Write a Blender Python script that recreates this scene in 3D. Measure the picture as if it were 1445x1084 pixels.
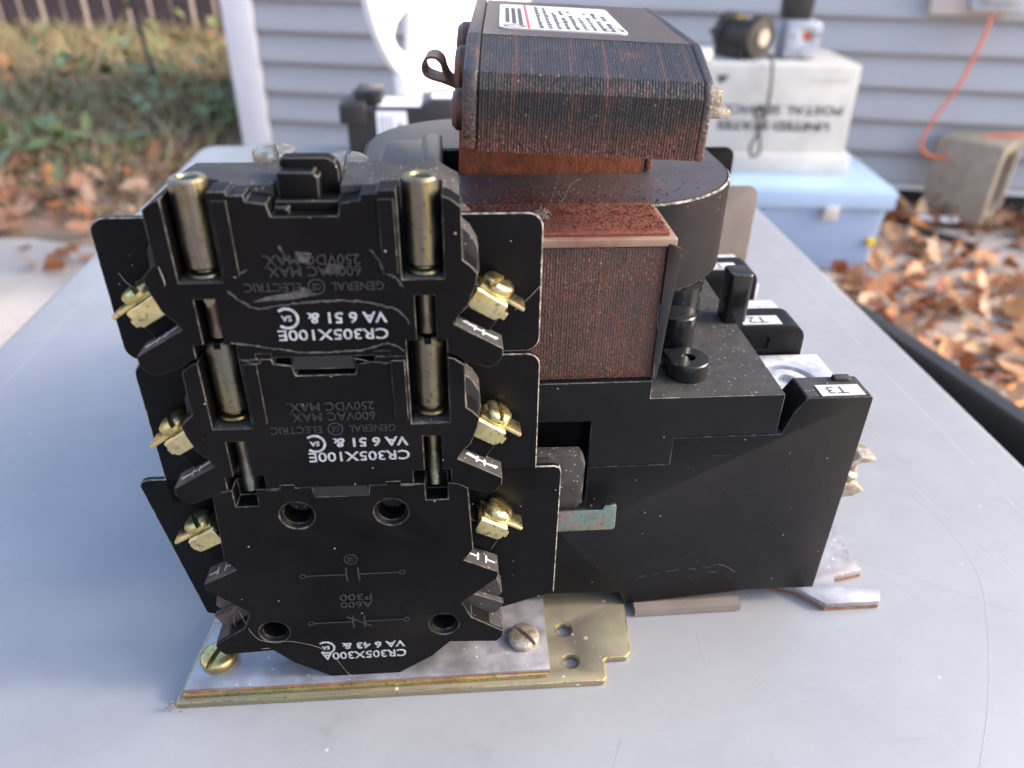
import bpy, bmesh, math, random
import numpy as np
from mathutils import Vector, Matrix
random.seed(7); rng = np.random.default_rng(7)
R = math.radians
for o in list(bpy.data.objects): bpy.data.objects.remove(o)
sc = bpy.context.scene
COL = sc.collection
# ------------------------------------------------------------------ camera, light
cam_d = bpy.data.cameras.new('camera'); cam = bpy.data.objects.new('camera', cam_d); COL.objects.link(cam)
TH, RO = R(31.8), R(.84)
f = Vector((0, math.cos(TH), -math.sin(TH))); r0 = Vector((1, 0, 0)); u0 = Vector((0, math.sin(TH), math.cos(TH)))
cr = math.cos(RO)*r0 + math.sin(RO)*u0; cu = math.cos(RO)*u0 - math.sin(RO)*r0
m = Matrix((cr, cu, -f)).transposed().to_4x4(); m.translation = Vector((0, 0, .25)); cam.matrix_world = m
cam_d.sensor_width = 36; cam_d.lens = 1082/1445*36; cam_d.clip_start = .01; cam_d.clip_end = 500
cam_d.dof.use_dof = True; cam_d.dof.focus_distance = .262; cam_d.dof.aperture_fstop = 9.5
sc.camera = cam
w = bpy.data.worlds.new('World'); sc.world = w; w.use_nodes = True
SUN_EL, SUN_DIR = R(30), Vector((1, -.03, 0)).normalized()     # horizontal direction towards the sun
sky = w.node_tree.nodes.new('ShaderNodeTexSky'); sky.sky_type = 'NISHITA'; sky.sun_disc = False; sky.dust_density = 2.6
sky.sun_elevation = SUN_EL; sky.sun_rotation = math.atan2(SUN_DIR.x, SUN_DIR.y)
bg = w.node_tree.nodes['Background']; bg.inputs['Strength'].default_value = .15
w.node_tree.links.new(sky.outputs[0], bg.inputs[0])
sl = bpy.data.lights.new('sun', 'SUN'); sl.energy = .5; sl.angle = R(8); sl.color = (1, .93, .84)
so = bpy.data.objects.new('sun', sl); COL.objects.link(so)
sd = Vector((SUN_DIR.x*math.cos(SUN_EL), SUN_DIR.y*math.cos(SUN_EL), math.sin(SUN_EL)))
so.rotation_euler = sd.to_track_quat('Z', 'Y').to_euler(); so.location = sd*10
sc.view_settings.view_transform = 'Standard'; sc.view_settings.look = 'None'
sc.view_settings.exposure = 2.2; sc.view_settings.gamma = 1; sc.view_settings.use_curve_mapping = False
sc.render.engine = 'CYCLES'

# ------------------------------------------------------------------ materials
class NT:
    def __init__(s, name):
        s.m = bpy.data.materials.new(name); s.m.use_nodes = True; s.t = s.m.node_tree; s.n = s.t.nodes
        s.b = s.n['Principled BSDF']; s.co = s.n.new('ShaderNodeTexCoord').outputs['Object']
    def node(s, typ, **kw):
        n = s.n.new(typ)
        for k, v in kw.items():
            if k in n.inputs: n.inputs[k].default_value = v
            else: setattr(n, k, v)
        return n
    def link(s, a, b): s.t.links.new(a, b)
    def vec(s, sx, sy, sz):
        n = s.node('ShaderNodeMapping'); n.inputs['Scale'].default_value = (sx, sy, sz); s.link(s.co, n.inputs[0]); return n.outputs[0]
    def noise(s, scale, detail=6, rough=.6, vec=None):
        n = s.node('ShaderNodeTexNoise', Scale=scale, Detail=detail, Roughness=rough); s.link(vec or s.co, n.inputs['Vector']); return n.outputs['Fac']
    def ramp(s, v, stops):
        n = s.node('ShaderNodeValToRGB'); e = n.color_ramp.elements
        while len(e) < len(stops): e.new(.5)
        for el, (p, c) in zip(e, stops):
            el.position = p; el.color = (c if isinstance(c, tuple) else (c, c, c)) + (1,)
        s.link(v, n.inputs[0]); return n.outputs[0]
    def mix(s, fac, a, b):
        n = s.node('ShaderNodeMix', data_type='RGBA')
        for v, i in ((fac, 0), (a, 6), (b, 7)):
            if isinstance(v, (int, float)): n.inputs[i].default_value = v
            elif isinstance(v, tuple): n.inputs[i].default_value = v + (1,)
            else: s.link(v, n.inputs[i])
        return n.outputs[2]
    def specks(s, scale, size, amount):
        v = s.node('ShaderNodeTexVoronoi', Scale=scale); s.link(s.co, v.inputs['Vector'])
        a = s.node('ShaderNodeMath', operation='LESS_THAN'); s.link(v.outputs['Distance'], a.inputs[0]); a.inputs[1].default_value = size
        x = s.node('ShaderNodeSeparateColor'); s.link(v.outputs['Color'], x.inputs[0])
        c = s.node('ShaderNodeMath', operation='LESS_THAN'); s.link(x.outputs[0], c.inputs[0]); c.inputs[1].default_value = amount
        p = s.node('ShaderNodeMath', operation='MULTIPLY'); s.link(a.outputs[0], p.inputs[0]); s.link(c.outputs[0], p.inputs[1])
        return p.outputs[0]
    def bump(s, h, strength, dist=.001):
        n = s.node('ShaderNodeBump', Strength=strength, Distance=dist); s.link(h, n.inputs['Height']); s.link(n.outputs[0], s.b.inputs['Normal'])
    def out(s, col=None, rough=None, metal=None, spec=None):
        for v, k in ((col, 'Base Color'), (rough, 'Roughness'), (metal, 'Metallic'), (spec, 'Specular IOR Level')):
            if v is None: continue
            if isinstance(v, tuple): s.b.inputs[k].default_value = v + (1,)
            elif isinstance(v, (int, float)): s.b.inputs[k].default_value = v
            else: s.link(v, s.b.inputs[k])
        return s.m
def mix2(name, a, b, scale, lo=.35, hi=.65, rough=.5, metal=0, bump=0, bscale=300, detail=6, specks=None, rr=None, spec=.5, stretch=None):
    t = NT(name); vec = t.vec(*stretch) if stretch else None
    c = t.mix(t.ramp(t.noise(scale, detail, vec=vec), [(lo, 0.), (hi, 1.)]), a, b)
    for sp in specks or []: c = t.mix(t.specks(*sp[:3]), c, sp[3])
    if bump: t.bump(t.noise(bscale, 4), bump)
    return t.out(c, t.ramp(t.noise(scale*3), [(.3, rr[0]), (.7, rr[1])]) if rr else rough, metal, spec)
M = {}
DUST = (.30, .27, .24)
M['black'] = mix2('black_plastic', (.0026, .0023, .0023), (.0066, .0058, .0055), 22, rr=(.42, .6), bump=.06, bscale=900, spec=.09,
                  specks=[(330, .10, .10, DUST), (120, .04, .08, (.35, .33, .3))])
M['housing'] = mix2('black_housing_plastic', (.0040, .0039, .0045), (.0092, .0085, .0085), 18, rr=(.36, .5), bump=.05, bscale=700, spec=.2,
                  specks=[(330, .09, .08, DUST), (90, .03, .10, (.16, .045, .03))])
M['worn'] = mix2('worn_plastic_edge', (.007, .0065, .0065), (.15, .13, .11), 260, .48, .74, rough=.6)
M['dusty'] = mix2('dusty_black_plastic', (.014, .0128, .0125), (.046, .040, .037), 150, .3, .75, rough=.75, bump=.2, bscale=1500,
                  specks=[(700, .22, .25, (.22, .19, .17)), (300, .1, .15, DUST)])
M['shell'] = mix2('dusty_coil_shell', (.014, .0127, .0136), (.025, .0223, .0232), 40, .3, .75, rough=.5, spec=.07, bump=.05, bscale=1200,
                  specks=[(260, .16, .12, (.12, .03, .018)), (120, .1, .08, (.09, .025, .015))])
M['shelldust'] = mix2('dust_on_coil', (.040, .034, .037), (.066, .055, .056), 60, .3, .75, rough=.42, bump=.1, bscale=1200, specks=[(260, .16, .14, (.11, .03, .018)), (500, .2, .12, (.10, .09, .085))])
M['dustbounce'] = mix2('dusty_warm_bounce', (.055, .034, .028), (.11, .068, .055), 160, rough=.8, bump=.2, bscale=1500)  # dusty plastic with warm reflected light painted in as brown
M['emboss'] = mix2('embossed_plastic', (.012, .0115, .012), (.020, .019, .019), 300, rough=.28, spec=.6)
M['scuff'] = mix2('scuff_marks', (.012, .011, .011), (.035, .032, .030), 400, rough=.7)
M['gloss'] = mix2('glossy_black_plastic', (.009, .009, .009), (.014, .013, .013), 80, rough=.17, bump=.02, bscale=500)
M['sheet'] = mix2('black_fibre_sheet', (.0030, .0030, .0034), (.005, .0047, .0048), 70, rr=(.36, .5), bump=.05, bscale=1200, spec=.12,
                  specks=[(420, .09, .12, DUST), (150, .05, .1, DUST)])
M['lint'] = mix2('linty_sheet_edge', (.05, .045, .04), (.38, .34, .30), 420, .38, .68, rough=.95)
def zinc(name, a, b, c, d, rough=(.22, .5), scale=70, st=None):
    t = NT(name); n = t.noise(scale, 3, vec=t.vec(*st) if st else None); col = t.ramp(n, [(.28, a), (.45, b), (.58, c), (.74, d)])
    col = t.mix(t.ramp(t.noise(600), [(.56, 0.), (.70, .85)]), col, (.09, .06, .045)); col = t.mix(t.ramp(t.noise(90, 6, .7), [(.5, 0.), (.7, .55)]), col, (.20, .13, .08))
    t.bump(t.noise(900), .08); return t.out(col, t.ramp(t.noise(200), [(.3, rough[0]), (.7, rough[1])]), 1.)
M['zinc'] = zinc('yellow_zinc', (.52, .30, .18), (.60, .46, .18), (.48, .47, .20), (.55, .36, .27))
M['rod'] = zinc('zinc_standoff', (.09, .07, .075), (.30, .255, .12), (.17, .165, .145), (.29, .19, .155), (.28, .55), 260, (1, 1, .06))
M['brass'] = zinc('brass_clamp', (.68, .50, .24), (.72, .60, .32), (.66, .58, .27), (.60, .44, .24), (.2, .38), 110)
M['rustrod'] = mix2('rusty_rod', (.18, .12, .09), (.30, .27, .18), 160, rough=.4, metal=.9)
M['dirtscrew'] = mix2('dusty_screw', (.30, .235, .16), (.46, .40, .33), 260, .4, .6, rough=.45, metal=.7, bump=.4, bscale=700)
def plate(name, a, b, specks, metal=.8, rough=(.3, .55), sc_=40):
    t = NT(name); col = t.mix(t.ramp(t.noise(sc_, 5), [(.35, 0.), (.65, 1.)]), a, b)
    for sp in specks: col = t.mix(t.specks(*sp[:3]), col, sp[3])
    t.bump(t.noise(500), .1); return t.out(col, t.ramp(t.noise(120), [(.3, rough[0]), (.7, rough[1])]), metal)
M['goldplate'] = plate('gold_chromate_plate', (.21, .155, .125), (.24, .235, .145), [(190, .16, .25, (.55, .48, .38)), (450, .12, .1, (.6, .55, .5)), (90, .05, .2, (.02, .015, .01))], .45, (.4, .6))
M['silver'] = plate('galvanised_plate', (.25, .225, .225), (.38, .385, .41), [(420, .14, .2, (.75, .74, .74)), (170, .08, .15, (.8, .78, .76)), (120, .03, .2, (.02, .02, .02))], .7, (.4, .6), 60)
M['pad'] = plate('bright_terminal_metal', (.40, .40, .43), (.58, .58, .60), [(500, .15, .2, (.4, .4, .42))], .35, (.45, .65), 300)
M['rededge'] = mix2('rusty_plate_edge', (.20, .06, .03), (.26, .14, .07), 200, rough=.7)
M['irid'] = zinc('iridescent_bracket', (.36, .25, .35), (.27, .40, .32), (.46, .30, .28), (.32, .30, .43), (.2, .35), 60)
def lamin(name, dark, rust, lo, hi, grain, grad=None, streak=.3):
    t = NT(name)
    fac = t.ramp(t.noise(70, 8, .75), [(lo, .0), (hi, .8)])
    st = t.ramp(t.noise(1, 2, .5, t.vec(420, 14, 14)), [(.60, 0.), (.70, streak)])
    def add(a, b):
        n = t.node('ShaderNodeMath', operation='ADD', use_clamp=True); t.link(a, n.inputs[0]); t.link(b, n.inputs[1]); return n.outputs[0]
    f_ = add(fac, st)
    if grad:
        x = t.node('ShaderNodeSeparateXYZ'); t.link(t.co, x.inputs[0]); mr = t.node('ShaderNodeMapRange')
        t.link(x.outputs[2], mr.inputs[0]); mr.inputs[1].default_value = grad[0]; mr.inputs[2].default_value = grad[1]; mr.inputs[3].default_value = grad[2]; mr.inputs[4].default_value = 0
        f_ = add(f_, mr.outputs[0])
    g = t.ramp(t.noise(1000, 4, .75), [(.5-grain, 0.), (.5+grain, 1.)])
    mm = t.node('ShaderNodeMath', operation='MULTIPLY'); t.link(f_, mm.inputs[0]); t.link(g, mm.inputs[1])
    c = t.mix(mm.outputs[0], dark, rust)
    c = t.mix(t.specks(800, .24, .12), c, (.24, .12, .08)); t.bump(t.noise(1100, 3), .5)
    return t.out(c, .4, 0., .5)
M['arm'] = lamin('armature_steel', (.024, .020, .019), (.21, .064, .035), .50, .68, .07, (-.001, .010, .8), .5)
M['armtop'] = lamin('armature_rusty_top', (.05, .041, .036), (.13, .06, .042), .35, .7, .12)
M['core'] = lamin('rusty_core_steel', (.042, .028, .024), (.20, .062, .036), .36, .62, .10)
M['rust'] = mix2('rust_surface', (.27, .075, .03), (.10, .03, .016), 260, .3, .75, stretch=(2, 1, 1), rough=.9, bump=.5, bscale=1200)
M['rustdust'] = mix2('rust_dust', (.19, .05, .028), (.10, .028, .018), 500, rough=1., bump=.6, bscale=1500)
M['rustspring'] = mix2('rusty_spring_steel', (.06, .03, .025), (.16, .06, .04), 200, rough=.45, metal=.4)
M['bobbin'] = mix2('tan_bobbin_plastic', (.24, .17, .115), (.17, .07, .045), 60, .4, .7, rough=.35)
M['paper'] = mix2('white_label', (.42, .40, .39), (.50, .475, .46), 100, rough=.6)
M['white'] = mix2('white_print', (.24, .25, .265), (.38, .39, .40), 700, .4, .6, rough=.6)
M['paint'] = mix2('white_paint_mark', (.40, .42, .43), (.60, .61, .62), 600, rough=.6)
M['scribe'] = mix2('faded_paint_mark', (.5, .42, .38), (.62, .55, .5), 600, rough=.7)
M['ink'] = mix2('label_ink', (.03, .028, .03), (.09, .085, .09), 300, rough=.7)
M['redink'] = mix2('red_ink', (.62, .05, .07), (.68, .08, .1), 200, rough=.6)
M['web'] = mix2('dust_thread', (.13, .115, .10), (.24, .215, .19), 300, rough=.9)
M['glue'] = mix2('old_glue_film', (.03, .029, .029), (.10, .095, .092), 500, .4, .7, rough=.3, bump=.3, bscale=900)
M['hole'] = mix2('dark_bore_shade', (.004, .004, .004), (.006, .006, .006), 50, rough=.5)
M['cardboard'] = mix2('fibre_spacer', (.16, .125, .10), (.20, .165, .14), 60, rough=.75)
t = NT('grey_painted_table'); n1 = t.noise(9, 5); c = t.mix(t.ramp(n1, [(.3, 0.), (.7, 1.)]), (.212, .213, .222), (.245, .245, .252))
c = t.mix(t.ramp(t.noise(60, 8, .7), [(.62, 0.), (.8, .35)]), c, (.30, .30, .31)); c = t.mix(t.ramp(t.noise(5, 9, .8), [(.46, 0.), (.62, .4)]), c, (.29, .29, .295)); c = t.mix(t.ramp(t.noise(25, 7, .8), [(.60, 0.), (.72, .5)]), c, (.17, .168, .165)); c = t.mix(t.specks(45, .03, .16), c, (.08, .07, .06)); c = t.mix(t.specks(160, .10, .05), c, (.42, .41, .40)); t.bump(t.noise(400), .03)
M['table'] = t.out(c, t.ramp(t.noise(14, 8, .7), [(.35, .34), (.65, .5)]), 0., .5)
M['scratch'] = mix2('scratch', (.25, .25, .26), (.31, .31, .32), 60, rough=.6)
M['brownline'] = mix2('brown_scratch', (.30, .27, .25), (.40, .38, .37), 90, rough=.7)
M['siding'] = mix2('vinyl_siding', (.345, .34, .355), (.37, .365, .38), 6, rough=.55, bump=.03, bscale=60, stretch=(.4, 3, 6))
M['trim'] = mix2('white_trim', (.78, .75, .76), (.84, .81, .81), 5, rough=.5)
M['found'] = mix2('dark_foundation', (.05, .045, .042), (.10, .09, .085), 12, rough=.9)
M['concrete'] = mix2('patio_concrete', (.36, .30, .25), (.45, .385, .33), 5, rough=.9, bump=.3, bscale=120, specks=[(60, .2, .2, (.28, .22, .18))])
M['soil'] = mix2('leaf_soil', (.26, .17, .11), (.38, .26, .17), 8, rough=.95, bump=.5, bscale=60)
M['wood'] = mix2('weathered_wood', (.10, .068, .064), (.17, .125, .118), 14, rough=.85, stretch=(3, 3, .5))
M['chair'] = mix2('white_resin', (.84, .83, .80), (.87, .86, .84), 4, rough=.4)
M['tub'] = mix2('black_tub_plastic', (.012, .012, .014), (.018, .018, .02), 20, rough=.4)
M['tote'] = mix2('corrugated_white_plastic', (.46, .435, .395), (.55, .525, .48), 12, rough=.55)
M['binlid'] = mix2('pale_blue_lid', (.34, .46, .62), (.38, .50, .65), 6, rough=.3)
t = NT('blue_translucent_bin'); t.b.inputs['Transmission Weight'].default_value = .25; t.bump(t.noise(20), .05)
M['bin'] = t.out((.36, .47, .66), .35, 0.)
M['motor'] = mix2('black_motor_paint', (.016, .014, .014), (.03, .026, .024), 30, rough=.4)
M['yellow'] = mix2('yellow_sticker', (.75, .50, .04), (.8, .56, .06), 20, rough=.5)
M['alu'] = mix2('cast_aluminium', (.38, .39, .42), (.46, .47, .5), 30, rough=.5, metal=.3)
M['tan'] = mix2('tan_shaft_end', (.42, .33, .27), (.5, .4, .33), 40, rough=.5)
M['cord'] = mix2('orange_cord', (.70, .15, .07), (.75, .19, .09), 40, rough=.5)
M['wire'] = mix2('grey_wire', (.16, .18, .17), (.22, .24, .23), 40, rough=.5)
M['darkwire'] = mix2('dark_wire', (.04, .04, .04), (.06, .06, .06), 40, rough=.5)
M['cmu'] = mix2('concrete_masonry', (.30, .245, .175), (.38, .32, .235), 25, rough=.95, bump=.6, bscale=250)
M['outlet'] = mix2('grey_outlet_cover', (.42, .43, .45), (.5, .51, .53), 20, rough=.4)
M['beige'] = mix2('beige_mount', (.55, .47, .42), (.6, .52, .46), 20, rough=.6)
M['label2'] = mix2('white_sticker', (.7, .7, .74), (.78, .78, .8), 40, rough=.6)
def leafm(name, pal, rough=.7):
    t = NT(name); g = t.node('ShaderNodeNewGeometry'); c = t.ramp(g.outputs['Random Per Island'], [((i)/(len(pal)), p) for i, p in enumerate(pal)])
    c = t.mix(t.ramp(t.noise(60, 5), [(.35, 0.), (.75, .6)]), c, (.12, .06, .03)); t.bump(t.noise(150), .3); return t.out(c, rough, 0.)
M['leaf'] = leafm('dry_leaves', [(.56, .29, .13), (.44, .13, .04), (.62, .38, .20), (.52, .20, .06), (.30, .09, .04), (.70, .48, .29), (.58, .22, .04), (.40, .17, .08)])
M['leafr'] = leafm('red_brown_leaves', [(.40, .20, .12), (.32, .13, .075), (.50, .17, .05), (.42, .25, .16), (.22, .09, .055), (.48, .30, .19)])
M['weed'] = leafm('green_weeds', [(.12, .20, .05), (.17, .26, .07), (.09, .16, .06), (.22, .27, .09), (.12, .19, .10)], .6)
M['grass'] = leafm('dry_grass', [(.34, .27, .13), (.26, .27, .09), (.40, .30, .17), (.30, .22, .11), (.18, .21, .07), (.42, .31, .19)], .8)

# ------------------------------------------------------------------ geometry helper (millimetres unless sc=1)
class G:
    def __init__(s, scale=.001): s.v = []; s.f = []; s.mi = []; s.s = scale; s.T = None
    def add(s, vs, fs, mi=0):
        k = len(s.v)
        for p in vs:
            p = Vector(p)
            if s.T: p = s.T @ p
            s.v.append(tuple(p*s.s))
        s.f += [tuple(i+k for i in q) for q in fs]; s.mi += [mi]*len(fs); return s
    def prism(s, pts, a, b, ax='y', mi=0):
        n = len(pts)
        def P(p, h): return (p[0], h, p[1]) if ax == 'y' else ((p[0], p[1], h) if ax == 'z' else (h, p[0], p[1]))
        return s.add([P(p, a) for p in pts]+[P(p, b) for p in pts], [tuple(range(n)), tuple(range(n, 2*n))]+[(i, (i+1) % n, n+(i+1) % n, n+i) for i in range(n)], mi)
    def box(s, x0, x1, y0, y1, z0, z1, mi=0): return s.prism([(x0, z0), (x1, z0), (x1, z1), (x0, z1)], y0, y1, 'y', mi)
    def lathe(s, prof, o, d=(0, 0, 1), n=24, mi=0, caps=True):
        d = Vector(d).normalized(); a = d.orthogonal().normalized(); b = d.cross(a); o = Vector(o); vs = []; fs = []
        for (rr, h) in prof:
            for i in range(n):
                t_ = 2*math.pi*i/n; vs.append(o+d*h+(a*math.cos(t_)+b*math.sin(t_))*rr)
        for j in range(len(prof)-1):
            for i in range(n): fs.append((j*n+i, j*n+(i+1) % n, (j+1)*n+(i+1) % n, (j+1)*n+i))
        if caps: fs += [tuple(range(n)), tuple(range((len(prof)-1)*n, len(prof)*n))]
        return s.add(vs, fs, mi)
    def cyl(s, o, d, rr, h, n=24, mi=0): return s.lathe([(rr, 0), (rr, h)], o, d, n, mi)
    def tube(s, path, rr, n=8, mi=0):
        P = [Vector(p) for p in path]; vs = []; fs = []
        for i, p in enumerate(P):
            d = (P[min(i+1, len(P)-1)]-P[max(i-1, 0)]).normalized(); a = d.cross(Vector((.13, .27, .95))).normalized(); b = d.cross(a)
            for k in range(n): t_ = 2*math.pi*k/n; vs.append(p+(a*math.cos(t_)+b*math.sin(t_))*rr)
        for i in range(len(P)-1):
            for k in range(n): fs.append((i*n+k, i*n+(k+1) % n, (i+1)*n+(k+1) % n, (i+1)*n+k))
        fs += [tuple(range(n)), tuple(range((len(P)-1)*n, len(P)*n))]
        return s.add(vs, fs, mi)
    def ribbon(s, path, y0, y1, th, ax='y', mi=0):      # a bent strip: path in the plane, extruded over y0..y1 with thickness th
        P = [Vector((p[0], p[1])) for p in path]; L = []; Rr = []
        for i, p in enumerate(P):
            d = (P[min(i+1, len(P)-1)]-P[max(i-1, 0)]).normalized(); nrm = Vector((-d.y, d.x))*th/2; L.append(p+nrm); Rr.append(p-nrm)
        n = len(P); q = [(a.x, a.y) for a in L]+[(a.x, a.y) for a in Rr]
        def V(p, h): return (p[0], h, p[1]) if ax == 'y' else ((p[0], p[1], h) if ax == 'z' else (h, p[0], p[1]))
        vs = [V(p, y0) for p in q]+[V(p, y1) for p in q]; fs = []; m2 = 2*n
        for i in range(n-1):
            fs += [(i, i+1, n+i+1, n+i), (m2+i, m2+i+1, m2+n+i+1, m2+n+i), (i, i+1, m2+i+1, m2+i), (n+i, n+i+1, m2+n+i+1, m2+n+i)]
        fs += [(0, n, m2+n, m2), (n-1, 2*n-1, m2+2*n-1, m2+n-1)]
        return s.add(vs, fs, mi)
def mirror(pts, c=68.5): return [(2*c-x, z) for x, z in pts]
def smoothpath(P, n=8):
    P = [Vector(p) for p in P]; out = []
    for i in range(len(P)-1):
        a, b, c, d = P[max(i-1, 0)], P[i], P[i+1], P[min(i+2, len(P)-1)]
        for k in range(n):
            t_ = k/n; out.append(.5*((2*b)+(c-a)*t_+(2*a-5*b+4*c-d)*t_*t_+(3*b-a-3*c+d)*t_**3))
    return out+[P[-1]]
def rounded(x0, z0, x1, z1, rr, n=5, corners=(1, 1, 1, 1)):
    out = []
    for (cx, cz, a0, on, px, pz) in ((x1-rr, z1-rr, 0, corners[0], x1, z1), (x0+rr, z1-rr, 90, corners[1], x0, z1), (x0+rr, z0+rr, 180, corners[2], x0, z0), (x1-rr, z0+rr, 270, corners[3], x1, z0)):
        if on: out += [(cx+rr*math.cos(R(a0+90*k/n)), cz+rr*math.sin(R(a0+90*k/n))) for k in range(n+1)]
        else: out.append((px, pz))
    return out
def fin(name, g, mats, parent=None, bevel=0, bmat=None, seg=2, cut=None, angle=35, loc=None, rot=None):
    me = bpy.data.meshes.new(name); me.from_pydata(g.v, [], g.f)
    mats = mats if isinstance(mats, (list, tuple)) else [mats]
    for mm in mats: me.materials.append(M[mm] if isinstance(mm, str) else mm)
    me.polygons.foreach_set('material_index', g.mi)
    b = bmesh.new(); b.from_mesh(me); bmesh.ops.recalc_face_normals(b, faces=b.faces); b.to_mesh(me); b.free()
    o = bpy.data.objects.new(name, me); COL.objects.link(o)
    tmp = []
    if cut:
        for c in cut:
            cm = bpy.data.meshes.new('c'); cm.from_pydata(c.v, [], c.f); bb = bmesh.new(); bb.from_mesh(cm); bmesh.ops.recalc_face_normals(bb, faces=bb.faces); bb.to_mesh(cm); bb.free()
            co = bpy.data.objects.new('c', cm); COL.objects.link(co); tmp.append(co)
            md = o.modifiers.new('b', 'BOOLEAN'); md.operation = 'DIFFERENCE'; md.object = co; md.solver = 'EXACT'
    if bevel:
        md = o.modifiers.new('v', 'BEVEL'); md.width = bevel*g.s; md.segments = seg; md.limit_method = 'ANGLE'; md.angle_limit = R(32)
        if bmat is not None: md.material = bmat
    if cut or bevel:
        dg = bpy.context.evaluated_depsgraph_get(); nm = bpy.data.meshes.new_from_object(o.evaluated_get(dg)); o.modifiers.clear(); o.data = nm; bpy.data.meshes.remove(me); me = nm; me.name = name
        for co in tmp: cm = co.data; bpy.data.objects.remove(co); bpy.data.meshes.remove(cm)
    me.shade_smooth()
    try: me.set_sharp_from_angle(angle=R(angle))
    except Exception: pass
    if parent: o.parent = parent
    if loc: o.location = loc
    if rot: o.rotation_euler = rot
    return o
def tag(o, label=None, cat=None, group=None, kind=None):
    for k, v in (('label', label), ('category', cat), ('group', group), ('kind', kind)):
        if v: o[k] = v
    return o
def thing(name, label, cat, loc=(0, 0, 0), rz=0, group=None):
    o = bpy.data.objects.new(name, None); COL.objects.link(o); o.location = loc; o.rotation_euler = (0, 0, rz); o.empty_display_size = .05
    return tag(o, label, cat, group)
def text_geo(txt, x0, x1, z0, z1, y, th=.12, flip=True, bold=.02, g=None, fn=None):
    """lettering fitted to a box on a front face; flip turns it upside down"""
    cu_ = bpy.data.curves.new('t', 'FONT'); cu_.body = txt; cu_.offset = bold; cu_.resolution_u = 3
    o = bpy.data.objects.new('t', cu_); COL.objects.link(o); dg = bpy.context.evaluated_depsgraph_get()
    me = bpy.data.meshes.new_from_object(o.evaluated_get(dg)); bpy.data.objects.remove(o)
    b = bmesh.new(); b.from_mesh(me); rr = bmesh.ops.extrude_face_region(b, geom=b.faces[:])
    for q in rr['geom']:
        if isinstance(q, bmesh.types.BMVert): q.co.z += 1
    vs = [v.co.copy() for v in b.verts]; fs = [tuple(v.index for v in q.verts) for q in b.faces]; b.free(); bpy.data.meshes.remove(me)
    ax, bx = min(v.x for v in vs), max(v.x for v in vs); ay, by = min(v.y for v in vs), max(v.y for v in vs)
    g = g or G()
    out = []
    for v in vs:
        p, q = (v.x-ax)/(bx-ax), (v.y-ay)/(by-ay)
        if flip: p, q = 1-p, 1-q
        X, Z = x0+(x1-x0)*p, z0+(z1-z0)*q
        out.append((X, y-th*v.z, Z) if fn is None else fn(X, Z, th*v.z))
    g.add(out, fs); return g

# ================================================================== SETTING
S1 = 1.0
GZ = -.64
g = G(1); g.add([(-30, -20, GZ-.02), (30, -20, GZ-.02), (30, 40, GZ-.02), (-30, 40, GZ-.02)], [(0, 1, 2, 3)]); tag(fin('ground', g, 'soil'), kind='structure')
g = G(1); n = 40
edge = [(-6+ (i/n)*4.75, 2.22+.06*math.sin(i*1.7)+.03*math.sin(i*4.1)) for i in range(n+1)]
pts = [(-6, -4), (5, -4), (5, 2.45), (1.2, 2.66), (-1.0, 2.95)]+edge[::-1]
g.prism(pts, GZ-.015, GZ, 'z'); tag(fin('patio', g, 'concrete'), kind='structure')

# house
PH = R(-8.5); HG = Vector((1.334, 2.691, 0)); ht = Vector((math.cos(PH), math.sin(PH), 0))
house = thing('house', 'house wall clad in grey lavender vinyl siding with white corner trim', 'house', (HG.x, HG.y, GZ), PH)
# local: x along the wall, y away from the camera, z from the ground
EXP = .1045; z0 = .085
gb = G(1)
for k in range(22):
    zb = z0+k*EXP; b = G(1)
    b.prism([(.0, 0), (-.020, .0), (-.022, .004), (-.021, .014), (-.016, .034), (.001, EXP-.001), (.012, EXP-.001), (.012, 0)], -2.30, 3.2, 'x')
    o = fin('siding_board', b, 'siding', house, loc=(0, 0, zb)) if k == 0 else None
    if k == 0: first = o
    else:
        o = first.copy(); COL.objects.link(o); o.parent = house; o.location = (0, 0, zb)
b = G(1); b.box(-2.415, -2.303, -.03, .02, .05, 2.38); b.box(-2.415, -2.39, .02, .13, .05, 2.38); fin('corner_trim', b, 'trim', house, .004)
b = G(1); b.box(-2.36, 3.2, .012, 1.7, .085, 2.38); fin('wall_core', b, 'siding', house)
b = G(1); b.box(-2.36, 3.2, .04, 1.7, -.05, .085); fin('foundation', b, 'found', house)
b = G(1); b.box(-2.3, 3.2, -.016, .012, .066, .0845); fin('starter_strip', b, 'trim', house)
# outlet on the wall
b = G(1); b.box(-.045, .19, -.050, .0, .625, .80); fin('outlet_mount', b, 'beige', house, .006)
b = G(1); b.prism(rounded(.06, .64, .225, .85, .02), -.085, -.051); b.box(.09, .20, -.105, -.085, .668, .70); fin('outlet_cover', b, 'outlet', house, .004)

# fence at the back of the yard
fence = thing('wooden_fence', 'low weathered wooden fence behind the weedy yard', 'fence', (-3.1, 6.55, GZ), R(-3))
for k in range(17):
    b = G(1); h = .245+.01*math.sin(k*2.3); b.box(-.075, .075, 0, .02, 0, h+1.0)
    fin('fence_board', b, 'wood', fence, .006, loc=(-1.55+k*.172+random.uniform(-.008, .008), random.uniform(0, .012), 0))
for z in (.36, .72):
    b = G(1); b.box(-1.9, 1.5, -.05, -.005, z, z+.26); fin('fence_rail', b, 'wood', fence, .008, rot=(0, R(random.uniform(-.6, .6)), 0))

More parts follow.
